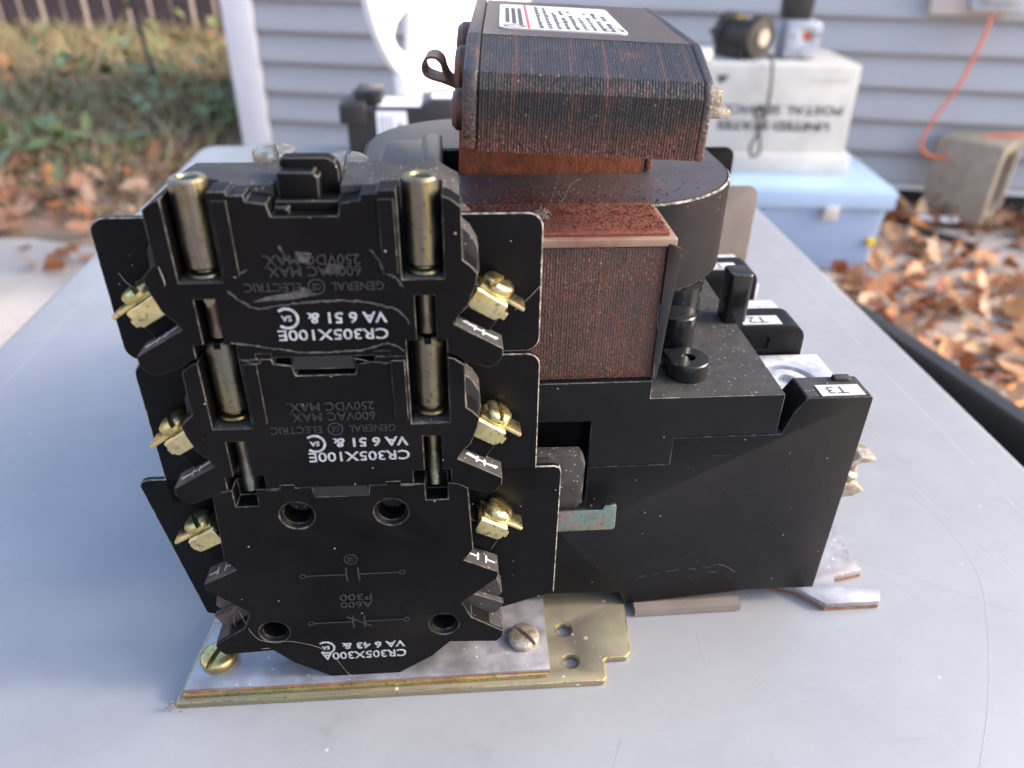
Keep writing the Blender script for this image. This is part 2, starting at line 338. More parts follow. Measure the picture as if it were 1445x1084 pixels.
# leaves, grass, weeds -------------------------------------------------------
LEAF = np.array([(0, -.5, 0), (.16, -.34, .02), (.30, -.05, .05), (.20, .22, .04), (0, .55, .0), (-.20, .22, .04), (-.30, -.05, .05), (-.16, -.34, .02), (0, -.1, -.015), (0, .2, -.012)])
LF = [(0, 1, 8), (1, 2, 8), (2, 9, 8), (2, 3, 9), (3, 4, 9), (4, 5, 9), (5, 6, 9), (6, 8, 9), (6, 7, 8), (7, 0, 8)]
OAK = np.array([(0, -.55, 0), (.10, -.38, .01), (.26, -.36, .03), (.12, -.18, .01), (.36, -.04, .06), (.16, .06, .02), (.30, .30, .06), (.10, .30, .01), (0, .55, .03), (-.10, .30, .01), (-.30, .30, .06), (-.16, .06, .02), (-.36, -.04, .06), (-.12, -.18, .01), (-.26, -.36, .03), (-.10, -.38, .01)])
OF = [(0, 1, 15), (1, 2, 3), (1, 3, 13, 15), (15, 13, 14), (3, 4, 5), (3, 5, 11, 13), (13, 11, 12), (5, 6, 7), (5, 7, 9, 11), (11, 9, 10), (7, 8, 9)]
def scatter(name, pts, size, mat, tilt=25, upz=(0, .03), oak=.5, thick=None):
    V = []; Fc = []
    for (x, y, z) in pts:
        s = random.uniform(*size); base, F_ = (OAK, OF) if random.random() < oak else (LEAF, LF)
        curl = random.uniform(-1.2, 2.6); P_ = base.copy(); P_[:, 2] = P_[:, 2]*curl+.25*curl*P_[:, 1]**2
        P_[:, 0] *= random.uniform(.7, 1.05)
        rot = Matrix.Rotation(random.uniform(0, 6.28), 3, 'Z') @ Matrix.Rotation(R(random.gauss(0, tilt)), 3, 'X') @ Matrix.Rotation(R(random.gauss(0, tilt)), 3, 'Y') @ Matrix.Rotation(random.uniform(0, 6.28), 3, 'Z')
        P_ = P_ @ np.array(rot).T*s; P_[:, 2] -= P_[:, 2].min()*.8; P_ += np.array((x, y, z+random.uniform(*upz)))
        k = len(V); V += P_.tolist(); Fc += [tuple(i+k for i in q) for q in F_]
    me = bpy.data.meshes.new(name); me.from_pydata(V, [], Fc); me.materials.append(M[mat]); o = bpy.data.objects.new(name, me); COL.objects.link(o); return o
def clump(cx, cy, sx, sy, nn): return [(random.gauss(cx, sx), random.gauss(cy, sy), GZ) for _ in range(nn)]
pts = []
for _ in range(1300):
    x = random.uniform(.55, 2.6); y = random.uniform(.7, 2.62)
    d = math.sin(x*5.1+1.3)*math.sin(y*4.3+.4)+.5*math.sin(x*9+y*7)
    if d < -.55: continue
    pts.append((x, y, GZ))
pts += clump(1.35, 2.52, .25, .07, 160)+clump(1.1, 1.4, .25, .3, 120)+clump(.9, 1.75, .2, .15, 90)+clump(1.6, 1.9, .3, .2, 80)
pts = [p for p in pts if p[1] < 2.66-(p[0]-1.3)*.15 and not (p[0] < 1.06 and p[1] > 2.0)]
tag(scatter('fallen_leaves', pts, (.045, .105), 'leaf'), 'dry tan and orange leaves strewn over the patio by the blue bin', 'leaves', kind='stuff')
pts = [(random.uniform(-4.5, -1.2), min(6, 2.3+abs(random.gauss(0, .55))), GZ) for _ in range(650)]
pts += [(random.uniform(-5.5, -1.25), random.uniform(2.3, 6.5), GZ) for _ in range(900)]
pts += clump(-2.0, 6.3, .5, .3, 260)+clump(-2.6, 4.2, .9, .7, 260)+clump(-1.55, 4.5, .25, .8, 160)+clump(-1.5, 2.95, .25, .2, 60)
pts += [(-1.32+random.gauss(0, .06), 2.05+random.gauss(0, .04), GZ) for _ in range(5)]+[(random.uniform(-1.9, -1.25), random.uniform(1.4, 2.2), GZ) for _ in range(6)]
pts += [(-.95+random.gauss(0, .3), 2.55, GZ) for _ in range(30)]
pts = [(x, y, GZ) for x, y, z in pts if not (x > -1.3 and y > 2.9)]
tag(scatter('leaf_litter', pts, (.05, .115), 'leafr', 28), 'red brown leaf litter along the edge of the weedy yard', 'leaves', kind='stuff')
# grass blades
nb = 15000; V = np.zeros((nb, 5, 3)); bx = rng.uniform(-6.0, -1.22, nb); by = 2.45+rng.random(nb)**1.1*4.0
h = rng.uniform(.05, .20, nb)*np.clip((by-2.3)/.7, .3, 1); a = rng.uniform(0, 6.28, nb); la = rng.uniform(0, 6.28, nb); ln = h*rng.uniform(.2, 1.3, nb); wd = rng.uniform(.003, .008, nb)
B0 = np.stack([bx, by, np.full(nb, GZ)], 1); dx = np.stack([np.cos(a), np.sin(a), 0*a], 1)*wd[:, None]; lv = np.stack([np.cos(la), np.sin(la), 0*la], 1)*ln[:, None]; zz = np.array((0, 0, 1.))
V[:, 0] = B0-dx; V[:, 1] = B0+dx; V[:, 2] = B0+lv*.35+zz*(h*.6)[:, None]+dx*.8; V[:, 3] = B0+lv*.35+zz*(h*.6)[:, None]-dx*.8; V[:, 4] = B0+lv+zz*(h*.95)[:, None]
Fs = []
for i in range(nb): Fs += [(5*i, 5*i+1, 5*i+2, 5*i+3), (5*i+3, 5*i+2, 5*i+4)]
me = bpy.data.meshes.new('grass'); me.from_pydata(V.reshape(-1, 3).tolist(), [], Fs); me.materials.append(M['grass']); o = bpy.data.objects.new('dry_grass', me); COL.objects.link(o)
tag(o, 'long dry grass growing in the yard left of the house', 'grass', kind='stuff')
pts = []
for cx, cy, s_, k in ((-2.3, 3.9, .3, 130), (-1.75, 4.1, .25, 110), (-1.6, 5.4, .25, 90), (-2.1, 6.0, .3, 60), (-1.35, 3.55, .1, 60), (-2.0, 3.1, .25, 70), (-2.9, 5.2, .5, 90), (-3.3, 3.5, .5, 70), (-1.75, 3.05, .15, 60), (-2.6, 6.3, .4, 70)):
    pts += [(x, y, GZ+abs(random.gauss(.04, .06))) for x, y, z in clump(cx, cy, s_, s_, k) if x < -1.25 and random.random() < .55]
tag(scatter('weeds', pts, (.05, .13), 'weed', 30, (0, .05), 0), 'green broad-leaved weeds growing among the dry grass', 'weeds', kind='stuff')
b = G(1); b.tube(smoothpath([(-1.86, 4.2, GZ), (-1.90, 4.22, -.35), (-1.96, 4.25, .05), (-2.05, 4.3, .6)]), .012, 6); tag(fin('bare_sapling', b, 'found'), 'thin bare dark stem standing in the weeds before the fence', 'sapling')

wv = []; wf = []  # unseen leaf ring added to warm and dim what side faces reflect
for _ in range(6000):
    a_ = random.uniform(R(120), R(300)); d_ = random.uniform(15, 22); x, y = d_*math.cos(a_), d_*math.sin(a_); z = GZ+abs(random.gauss(2.2, 2.0)); s_ = random.uniform(.25, .6)
    p = Vector((x, y, z)); k = len(wv); q = [Vector((random.gauss(0, 1), random.gauss(0, 1), random.gauss(0, 1))).normalized()*s_ for _ in range(3)]
    wv += [tuple(p+v_) for v_ in q]+[tuple(p-q[0]*.7)]; wf += [(k, k+1, k+2), (k+3, k+2, k+1)]
me = bpy.data.meshes.new('unseen_foliage'); me.from_pydata(wv, [], wf); me.materials.append(M['leafr']); o = bpy.data.objects.new('unseen_foliage', me); COL.objects.link(o); tag(o, 'unseen brown woods around the yard', 'foliage', kind='stuff')

# ================================================================== TABLE
Ox, Oy = -.1205, .1745
YAW = R(4.6)
import math as _m
table = thing('work_table', 'grey work table with scratched flat top under the contactor', 'table', (Ox, Oy, 0), YAW)
g = G(); g.prism(rounded(-198, -420, 408, 789, 22), -26, 0, 'z'); fin('table_top', g, 'table', table, 5, seg=4)
g = G(); g.box(-170, 380, -390, -378, -95, -26.5); g.box(-170, 380, 748, 760, -95, -26.5); g.box(-170, -158, -378, 748, -95, -26.5); g.box(368, 380, -378, 748, -95, -26.5); fin('apron', g, 'table', table)
for x in (-150, 350):
    for y in (-380, 735): g = G(); g.box(x, x+28, y, y+22, -640, -95); fin('leg', g, 'table', table, 3)
g = G()
def scr(path, wd, h=.05): g.ribbon([(p[0], p[1]) for p in smoothpath([(x, y, 0) for x, y in path], 6)], .01, h, wd, 'z')
scr([(330, 110), (338, 78), (334, 45), (318, 12), (296, -22), (270, -55)], .5); scr([(283, 60), (318, 38), (345, 20)], .3); scr([(289, 52), (300, 34)], .35)
scr([(200, 28), (199, 6)], .3); scr([(190, 2), (212, 4)], .25); scr([(120, -30), (140, -32)], .25); scr([(150, -44), (160, -22)], .25); scr([(150, -25), (262, -5)], .2); scr([(250, -28), (285, -30)], .2); scr([(108, -36), (114, -58)], .25)
for _ in range(16):
    x, y, a_ = random.uniform(-180, 400), random.uniform(-80, 500), random.uniform(0, 6.28); L = random.uniform(4, 28)
    scr([(x, y), (x+L*math.cos(a_), y+L*math.sin(a_)), (x+2*L*math.cos(a_+.15), y+2*L*math.sin(a_+.15))], random.uniform(.08, .2))
tag(fin('scratches', g, 'scratch', table), kind='stuff')
g = G(); scr([(380, 700), (381, 400), (379, 200), (381, 20), (378, -60)], .7); scr([(-172, 700), (-170, 300), (-173, 100)], .5); scr([(212, 6), (222, -10)], .25); scr([(335, 120), (352, 40), (372, -20)], .4); tag(fin('brown_scratch', g, 'brownline', table), kind='stuff')

# ================================================================== CONTACTOR
ct = thing('contactor', 'big dusty black electrical contactor with stacked contact blocks on the grey table', 'contactor', (Ox, Oy, 0), YAW)
def part(name, g, mats, parent=ct, **k): return fin(name, g, mats, parent, **k)
# --- base plates
g = G(); plate_pts = [(0, 0), (157.5, 0), (158.8, 2), (158.8, 9.3), (160, 10.2), (168, 10.2), (170, 12.5), (173, 40), (174, 62), (8, 70), (0, 2)]
c1 = G(); c1.cyl((145.2, 24.8, -2), (0, 0, 1), 3.1, 9); c1.cyl((146.0, 9.6, -2), (0, 0, 1), 3.1, 9)
bp = part('base_plate', g.prism(plate_pts, .2, 3.0, 'z'), ['goldplate', 'zinc'], cut=[c1], bevel=.5, bmat=1)
g = G(); g.prism([(2.5, 1.8), (136, 2.6), (137, 60), (9, 60)], 3.01, 5.3, 'z'); part('spacer_bar', g, 'zinc', bevel=.3)
g = G(); g.prism([(3, 2.6), (137, 3.2), (138.6, 60), (10, 60)], 5.31, 6.1, 'z'); part('insulating_strip', g, 'rededge')
g = G(); g.prism([(3, 2.6), (137, 3.2), (138.6, 60), (10, 60)], 6.11, 7.3, 'z'); sp = part('mounting_plate', g, ['silver', 'rededge'], bevel=.25)
def screw(parent, o, d, rr, hh, mat, slot, name='screw', sw=.17):
    d = Vector(d).normalized(); g = G(); prof = [(rr*.95, 0), (rr, hh*.12), (rr, hh*.56), (rr*.95, hh*.74), (rr*.82, hh*.88), (rr*.5, hh*.97), (rr*.02, hh)]
    g.lathe(prof, o, d, 28)
    q = d.to_track_quat('Z', 'Y').to_matrix().to_4x4(); T = Matrix.Translation(Vector(o)+d*hh*.55) @ q @ Matrix.Rotation(slot, 4, 'Z'); c = G(); c.T = T
    c.box(-rr*1.3, rr*1.3, -rr*sw, rr*sw, 0, hh); return part(name, g, mat, parent, cut=[c], bevel=.12, seg=1)
screw(sp, (12.6, 15.2, 7.3), (0, 0, 1), 6.6, 4.2, 'zinc', R(72)); screw(sp, (128.2, 17.4, 7.3), (0, 0, 1), 6.2, 3.6, 'dirtscrew', R(-50), sw=.13)

# --- auxiliary blocks
FY = 5.0
CX = 68.5
def half(Tz, off): return [(CX+x, Tz+z) for x, z in off]
TOP12 = [(8.3, -6.2), (9.0, -2.9), (14, -2.2), (14.2, -.6), (18.2, -.6), (18.4, .3), (24, .3), (34.3, -1.3), (36.5, -2.0), (39.3, -4.2)]
SIDE12 = [(39.4, -18.6), (41.2, -20), (43.3, -22.4), (42.6, -26), (40.5, -32), (37.8, -35), (36.6, -37.4), (50.2, -45.4), (50.1, -48), (48.3, -50.8), (46, -51.6), (40, -49.5), (37, -47.6), (35, -46.6)]
def full(Tz, top, side, bottom=None):
    h_ = half(Tz, top+side); return h_ + mirror(h_)[::-1]
def aux(Tz, kind):
    nm = ct
    g = G(); cuts = []
    if kind < 3:
        pts = full(Tz, TOP12, SIDE12)
        g.prism(pts, FY, 13)
    else:
        h_ = half(0, [(8.3, 94.4), (8.6, 97.2), (14, 97.4), (14.2, 99), (18.4, 99), (18.6, 97), (34.3, 96.8), (37, 96.2), (39.4, 94.6), (40.2, 77.5), (40.7, 68), (37.6, 63.4), (49.2, 57.2), (48.6, 54), (36.5, 43), (39.5, 35.5), (51, 27.3), (50.6, 24.4), (48.4, 22), (31.6, 23), (25, 15.8), (12.7, 7.4)])
        pts = h_ + mirror(h_)[::-1]; g.prism(pts, FY, 13)
    for sgn in (-1, 1):
        def B(x0, x1, y0, y1, z0_, z1_):
            c = G(); xs = sorted((CX+sgn*x0, CX+sgn*x1)); c.box(xs[0], xs[1], y0, y1, z0_, z1_); cuts.append(c)
        if kind < 3:
            B(23.2, 34.4, 0, 40, Tz-23.8, Tz+6)
            B(26.2, 31.6, 0, 40, Tz-42.4, Tz-28.6)
            B(23.2, 34.4, 0, 40, Tz-60, Tz-42.2) if kind == 1 else B(22.6, 34.2, 0, 40, Tz-60, Tz-41.6)
        else:
            B(26.0, 33.0, 0, 11, 90.3, 110)
            for (hx, hz, rr) in ((14.8, 85.8, 4.5), (29.7, 32.5, 4.3)):
                c = G(); c.lathe([(rr+1.1, -1), (rr+1.1, .0), (rr, 1.6), (rr, 9.5)], (CX+sgn*hx, FY-.05, hz), (0, 1, 0), 28); cuts.append(c)
    blk = part('contact_block', g, ['black', 'worn'], cut=cuts, bevel=.28, bmat=1, seg=1)
    # deeper body behind the front shell
    g = G()
    if kind < 3:
        h_ = half(Tz, [(8.4, -6), (8.4, -.6), (24.5, -.6), (33, -.6), (38.9, -4.0), (39.0, -12), (41.5, -14.2), (43.6, -18), (44.0, -25), (42, -31), (38, -34), (38, -44), (34.6, -46.0)])
    else:
        h_ = half(0, [(8.4, 94), (8.4, 96.8), (33, 96.6), (38.9, 94), (39.5, 78), (38, 70), (37, 60), (37, 50), (36, 40), (36, 28), (26, 18), (12, 8.5)])
    c = G(); cuts = []
    for sgn in (-1, 1):
        if kind < 3:
            c = G(); xs = sorted((CX+sgn*23.2, CX+sgn*34.4)); c.box(xs[0], xs[1], 0, 18.5, Tz-23.8, Tz+6); cuts.append(c)
            c = G(); xs = sorted((CX+sgn*26.2, CX+sgn*31.6)); c.box(xs[0], xs[1], 0, 16, Tz-60, Tz-20); cuts.append(c)
    part('block_body', g.prism(h_+mirror(h_)[::-1], 13.02, 34 if kind < 3 else 20.4), ['dusty', 'worn'], blk, cut=cuts, bevel=.25, bmat=1, seg=1)
    # top dust on the exposed upper ledge, raised ribs beside the channels, screw seat, foot
    for sgn in (-1, 1):
        if kind < 3:
            g = G(); q = [(CX+sgn*x, Tz+z) for x, z in ((18.4, -1.8), (22.4, -1.8), (22.4, -22), (18.4, -22))]; g.prism(q, FY-.55, FY+.6); part('rib', g, ['black', 'worn'], blk, bevel=.2, bmat=1, seg=1)
    # embossed panel line
    # barrier
    g = G()
    if kind < 3: pz0, pz1 = (134.6, 178.6) if kind == 1 else (91.5, 133.8)
    if kind == 1: pp = rounded(8.2, 134.8, 130.8, 178.7, 4.5)
    elif kind == 2: pp = rounded(9.2, 80, 131.2, 133.9, 4.2, corners=(1, 1, 0, 0))
    else: pp = [(10.5, 27), (28, 20), (110, 20), (122, 23), (139.6, 29.5), (139.9, 87), (139.4, 89), (137.5, 90), (3.5, 90), (1.4, 89.2), (.6, 87.5)]
    part('barrier', g.prism(pp, 20.5, 22.5), ['sheet', 'lint'], blk, bevel=.35, bmat=1, seg=1)
    # terminals
    for sgn in (-1, 1):
        cz = {1: 158.4, 2: 114.8, 3: 75.0}[kind]; cx = {1: 116.0, 2: 115.8, 3: 116.6}[kind]-CX
        ang = R(-33) if kind < 3 else R(-29)
        u = Vector((math.cos(ang), 0, math.sin(ang))); v = Vector((-math.sin(ang), 0, math.cos(ang)))
        Tm = Matrix((( u.x, 0, v.x, cx), (0, 1, 0, 0), (u.z, 0, v.z, cz), (0, 0, 0, 1)))
        Ms = Matrix(((sgn, 0, 0, CX), (0, 1, 0, 0), (0, 0, 1, 0), (0, 0, 0, 1)))
        T = Ms @ Tm
        g = G(); g.T = T                                   # seat under the clamp
        g.box(-9, 5.6, 11.5, 20.3, -13, -3.2)
        part('terminal_seat', g, ['black', 'worn'], blk, bevel=.25, bmat=1, seg=1)
        g = G(); g.T = T
        fl = [(-5.2, 0), (5.2, 0), (5.2, -4.6), (4.2, -5.9), (-4.0, -6.2), (-5.2, -5.0)]
        g.prism([(x, z) for x, z in fl], 9.2, 10.2)
        g.box(-5.2, 5.2, 10.2, 19.5, -1.0, 0); g.box(-5.2, -4.2, 10.2, 19, -5, -1)
        part('terminal_clamp', g, 'brass', blk, bevel=.5, seg=3)
        g = G(); g.T = T; g.box(-4.4, 10.4, 11.0, 17.6, .05, 1.2); g.box(5.3, 7.2, 11.2, 17, -5.2, -2.6)
        part('pressure_plate', g, 'brass', blk, bevel=.3)
        o_ = T @ Vector((.8, 14.8, 1.05)); nv = (T.to_3x3() @ Vector((-.06, -.05, 1)))
        screw(blk, o_, nv, 4.75, 3.1, 'brass' if sgn > 0 else 'zinc', R(115+40*kind if sgn > 0 else 20), 'terminal_screw')
        # lower foot of the front shell goes back to the barrier, and its painted contact symbol
        if kind < 3:
            f0 = Vector((36.7, 0, Tz-37.5)); f1 = Vector((50.2, 0, Tz-45.5))
        else: f0 = Vector((37.7, 0, 63.3)); f1 = Vector((49.2, 0, 57.2))
        d = (f1-f0).normalized(); nn_ = Vector((-d.z, 0, d.x)); L = (f1-f0).length
        Tf = Ms @ Matrix(((d.x, 0, nn_.x, f0.x), (0, 1, 0, 0), (d.z, 0, nn_.z, f0.z), (0, 0, 0, 1)))
        g = G(); g.T = Tf; g.box(.3, L-.2, FY+.3, 12.9, -.1, .12); part('foot_face', g, 'dusty' if sgn > 0 else 'dustbounce', blk)  # left face: brown stands in for light bounced off leaves and wood
        g = G(); g.T = Tf; ym = 9.0; a_ = .18 if sgn < 0 else .34
        def st(x0, y0, x1, y1):
            dd = Vector((x1-x0, y1-y0)); e = Vector((-dd.y, dd.x)).normalized()*a_
            g.prism([(x0+e.x, y0+e.y), (x1+e.x, y1+e.y), (x1-e.x, y1-e.y), (x0-e.x, y0-e.y)], .1, .24+random.uniform(0, .03), 'z')
        if kind < 3:
            st(2.6, ym+.4, L*.42, ym-.1); st(L*.58, ym-.2, L-2.2, ym-.7); st(L*.40, ym-1.6, L*.44, ym+1.5); st(L*.58, ym-2.0, L*.60, ym+1.2); st(L*.42, ym-.1, L*.6, ym-.15)
            st(3.2, ym+1.3, L*.42, ym+.3); st(L*.60, ym-.5, L-1.6, ym+.3)
        else:
            st(1.8, ym, L*.38, ym); st(L*.38, ym-1.8, L*.40, ym+1.6); st(L*.62, ym-1.8, L*.64, ym+1.6); st(L*.62, ym-.2, L-1.4, ym-.4)
        part('contact_symbol', g, 'paint' if sgn > 0 else 'scribe', blk)
    return blk
blocks = [aux(190, 1), aux(143.6, 2), aux(97, 3)]
# lower terminal pieces of the bottom block
for sgn in (-1, 1):
    Ms = Matrix(((sgn, 0, 0, CX), (0, 1, 0, 0), (0, 0, 1, 0), (0, 0, 0, 1))); g = G(); g.T = Ms
    g.prism([(37, 50), (46, 50), (48.8, 47), (51, 38), (49, 35), (37, 40)], 13.5, 20.3); g.prism([(36, 43), (38, 42), (51.5, 35.5), (49.5, 31), (47, 29.5), (36, 34)], 11, 13.4)
    g.prism([(38.5, 35), (50.8, 28.2), (50, 26), (38.5, 30)], 6, 20.2); part('lower_terminal', g, ['dusty' if sgn > 0 else 'dustbounce', 'worn'], blocks[2], bevel=.3, bmat=1, seg=1)
# lettering
def ring(g, cx, cz, rr, wd, y, th, a0=0, a1=360, n=28):
    P = [(cx+rr*math.cos(R(a0+(a1-a0)*i/n)), cz+rr*math.sin(R(a0+(a1-a0)*i/n))) for i in range(n+1)]; g.ribbon(P, y-th, y, wd); return g
def printed(blk, l1, x0, x1, z0, z1, l2, a0, a1, c0, c1, cc):
    g = text_geo(l1, x0, x1, z0, z1, FY, bold=.012); text_geo(l2, a0, a1, c0, c1, FY, bold=.022, g=g)
    # certification mark: a C with small letters inside, upside down
    ring(g, cc[0], cc[1], cc[2], cc[2]*.26, FY, .12, -132, 132); text_geo('SA', cc[0]-cc[2]*.5, cc[0]+cc[2]*.45, cc[1]-cc[2]*.3, cc[1]+cc[2]*.3, FY, bold=.02, g=g)
    part('printed_lettering', g, 'white', blk)
def gg(*a): pass
printed(blocks[0], 'CR305X100E', 57.2, 87.0, 148.6, 151.9, 'VA 6 51 &', 65.6, 87.0, 153.6, 157.0, (60.2, 155.4, 2.9))
printed(blocks[1], 'CR305X100E', 60.2, 90.4, 106.8, 110.3, 'VA 6 51 &', 68.0, 90.2, 112.0, 115.4, (62.6, 113.6, 2.9))
printed(blocks[2], 'CR305X300A', 53.6, 84.0, 16.7, 20.5, 'VA 6 43 &', 61.3, 83.8, 21.9, 25.2, (55.6, 23.2, 2.9))
def emb(blk, dx, zs, full_=True):
    g = G(); z1, z2, z3 = zs; y = FY; th = .3
    text_geo('250VDC MAX.', 56.4+dx, 81.2+dx, z1, z1+2.9, y, th, bold=.004, g=g); text_geo('600VAC MAX.', 56.6+dx, 81.2+dx, z2, z2+2.9, y, th, bold=.004, g=g)
    text_geo('GENERAL', 73.0+dx, 86.8+dx, z3, z3+2.5, y, th, bold=.004, g=g); text_geo('ELECTRIC', 50.4+dx, 65.2+dx, z3, z3+2.5, y, th, bold=.004, g=g)
    ring(g, 69.2+dx, z3+1.3, 2.1, .4, y, th); text_geo('GE', 68.0+dx, 70.4+dx, z3+.3, z3+2.3, y, th, bold=.01, g=g)
    part('embossed_lettering', g, 'emboss', blk)
emb(blocks[0], 0, (170.8, 167.6, 163.4)); emb(blocks[1], 0, (125.4, 121.9, 117.6))
g = G(); y = FY; th = .25
text_geo('A600', 63, 74, 43.3, 46.3, y, th, bold=.004, g=g); text_geo('P300', 63, 74, 46.9, 49.9, y, th, bold=.004, g=g)
ring(g, 68.5, 66.2, 2.1, .35, y, th); text_geo('GE', 67.3, 69.7, 65.2, 67.2, y, th, bold=.01, g=g)
for z, nc in ((59.3, 0), (36.3, 1)):
    for s_ in (-1, 1):
        g.ribbon([(68.5+s_*2.2, z), (68.5+s_*15.5, z)], y-th, y, .4); ring(g, 68.5+s_*16.5, z, .9, .35, y, th, n=12); g.box(68.5+s_*2-.3, 68.5+s_*2+.3, y-th, y, z-3, z+3)
    if nc: g.ribbon([(64.5, z+2.6), (72.8, z-2.6)], y-th-.02, y, .45)
part('embossed_symbols', g, 'emboss', blocks[2])
# torn glue film left on the two upper blocks
g = G()
def film(path, wd):
    P = [Vector((p[0], p[1])) for p in smoothpath([(x, z, 0) for x, z in path], 7)]; P = [(p.x+random.gauss(0, .12), p.y+random.gauss(0, .14)) for p in P]
    for i in range(len(P)-1): w_ = wd*random.uniform(.5, 1.3); g.ribbon(P[i:i+2], FY-.05-random.uniform(.02, .14), FY-.005, w_)
film([(46, 164), (49, 160.8), (53, 158.6), (60, 159.5), (68, 160.2), (76, 160.5), (84, 159.2), (90, 157.2), (93, 153)], .55)
film([(44, 148.5), (49, 147.6), (55, 146.6), (62, 145.0), (72, 144.8), (80, 145.4), (87, 147), (91, 144.5)], .5)
film([(84, 174.8), (86, 172), (87, 169), (90, 166.5), (92, 164)], .45); film([(46, 170), (48, 168), (52, 169.5)], .4); film([(61, 176), (63, 172), (66, 172)], .5)
film([(77, 142.5), (84, 140.8), (90, 141.2)], .35); film([(46.5, 143), (50, 141.5), (52, 143.5)], .5)
tag(part('glue_residue', g, 'glue', blocks[0]), kind='stuff')
# peeled label residue, torn sticker patches
g = G(); g.add([(52, FY-.04, 160.5), (62, FY-.04, 161), (69, FY-.04, 162.2), (66, FY-.04, 164.6), (62, FY-.04, 163), (56, FY-.04, 162)], [(0, 1, 2, 3, 4, 5)]); g.add([(71, FY-.05, 168.5), (75, FY-.05, 168), (77, FY-.05, 170.5), (73, FY-.05, 171.2)], [(0, 1, 2, 3)]); g.add([(64.5, FY-.05, 172), (68, FY-.05, 171), (69, FY-.05, 174), (65, FY-.05, 174.6)], [(0, 1, 2, 3)])
part('glue_patch', g, 'glue', blocks[0])
# slots between the blocks with a dark gap, and little keys
for z_ in (143.2, 96.7):
    g = G(); g.box(60.2, 76.6, FY-.02, FY+.3, z_-3.6, z_+.4); part('key_slot', g, 'hole', blocks[1 if z_ > 100 else 2], bevel=0)
    g = G()
    for s_ in (-1, 1): g.ribbon([(CX+s_*8.4, z_-3.6), (CX+s_*8.8, z_+.3), (CX+s_*14, z_+.3), (CX+s_*14.1, z_+1.6), (CX+s_*18.4, z_+1.6), (CX+s_*18.6, z_-.3), (CX+s_*22.5, z_-.3)], FY-.06, FY+.1, .3)
    g.ribbon([(60.1, z_-3.6), (76.9, z_-3.6)], FY-.06, FY+.1, .28); part('seam', g, 'worn', blocks[1 if z_ > 100 else 2])
# standoffs and rods
RX = 29.0
for sgn in (-1, 1):
    x = CX+sgn*RX
    for (zt, zb) in ((192.2, 168.6), (146.8, 123.6)):
        g = G(); rr = 4.75 if zt > 180 else 4.4
        g.lathe([(rr-.5, zb), (rr, zb+.6), (rr, zt-.7), (rr-.6, zt), (2.9, zt), (2.5, zt-.6), (2.5, zt-7)], (x, 11.6, 0), (0, 0, 1), 28 if zt > 180 or sgn > 0 else 6 if False else 28, caps=True)
        cuts = []
        if zt < 180:
            c = G(); c.box(x-1, x+1, 0, 11.6, zt-1.6, zt+2); cuts = [c]
        so_ = part('standoff', g, 'rod', cut=cuts); g = G(); g.cyl((x, 11.6, zt-1.3), (0, 0, 1), 2.75, .6, 20); part('bore_shade', g, 'hole', so_)  # near-black disc paints the shade inside the hollow end
        g = G(); g.lathe([(2.9, zb-2.4), (4.9, zb-2.4), (5.1, zb-1.9), (4.9, zb-1.2), (3.2, zb-.9), (3.0, zb)], (x, 11.6, 0), (0, 0, 1), 28); part('lock_washer', g, 'rod')
    for (z1, z2) in ((147.6, 163.5), (93.0, 118)):
        prof = []
        z = z1
        while z < z2:
            th_ = z < 106; prof += [(2.35, z), (2.05 if th_ else 2.33, z+.35)]; z += .7
        g = G(); g.lathe(prof, (x, 11.6, 0), (0, 0, 1), 20); part('threaded_rod', g, 'rustrod' if z1 > 120 or sgn < 0 else 'rod')
    g = G(); zt = 147.6
    if sgn < 0: g = G(); g.prism([(38.6, 161.6), (41.8, 162.0), (42.2, 160), (39.6, 158)], 6.4, 9); part('broken_tip', g, 'rustrod', bevel=.3)
    # channel floors
    for z_ in (166.0, 119.7):
        g = G(); g.box(x-5.45, x+5.45, FY+.1, 18.3, z_-1.6, z_+.3); part('channel_floor', g, ['dusty', 'worn'], bevel=.2, bmat=1, seg=1)
# clip at the top of the first block
g = G(); g.prism([(61.4, 184.2), (76.4, 184.2), (76.4, 192), (75.6, 194), (73.6, 195.2), (62.2, 195.2), (61.4, 194.4)], 17, 22); g.prism([(61.4, 184.2), (71.6, 184.2), (71.9, 191.4), (70.8, 192.9), (62, 193.1), (61.4, 192.6)], 11.5, 17.0)
g.prism([(60.8, 183.0), (77.0, 183.0), (77.0, 186.4), (60.8, 186.4)], 9.2, 16.9); g.box(60.8, 64.6, 7.0, 9.3, 183.2, 185.6); part('release_tab', g, ['black', 'dusty'], bevel=.45, bmat=1, seg=2)
g = G(); g.prism([(57, 178), (80, 178), (80, 183.2), (57, 183.2)], 6, 22); part('tab_floor', g, 'dusty')
# line side terminals behind the stack
for (x, y, z, sl_) in ((33.5, 137, 163.5, 75), (64.5, 124, 163, 60)):
    g = G(); g.box(x-9, x+12, y-9, y+9, z-3.2, z-1.6); part('terminal_strap', g, 'dirtscrew', bevel=.5)
    g = G(); g.box(x-8, x+16, y-8, y+8, z-40, z-3.3); part('terminal_post', g, 'gloss', bevel=.8)
    screw(ct, (x, y, z-1.5), (.05, -.08, 1), 8.6, 5.2, 'dirtscrew', R(sl_), 'terminal_screw', .11)

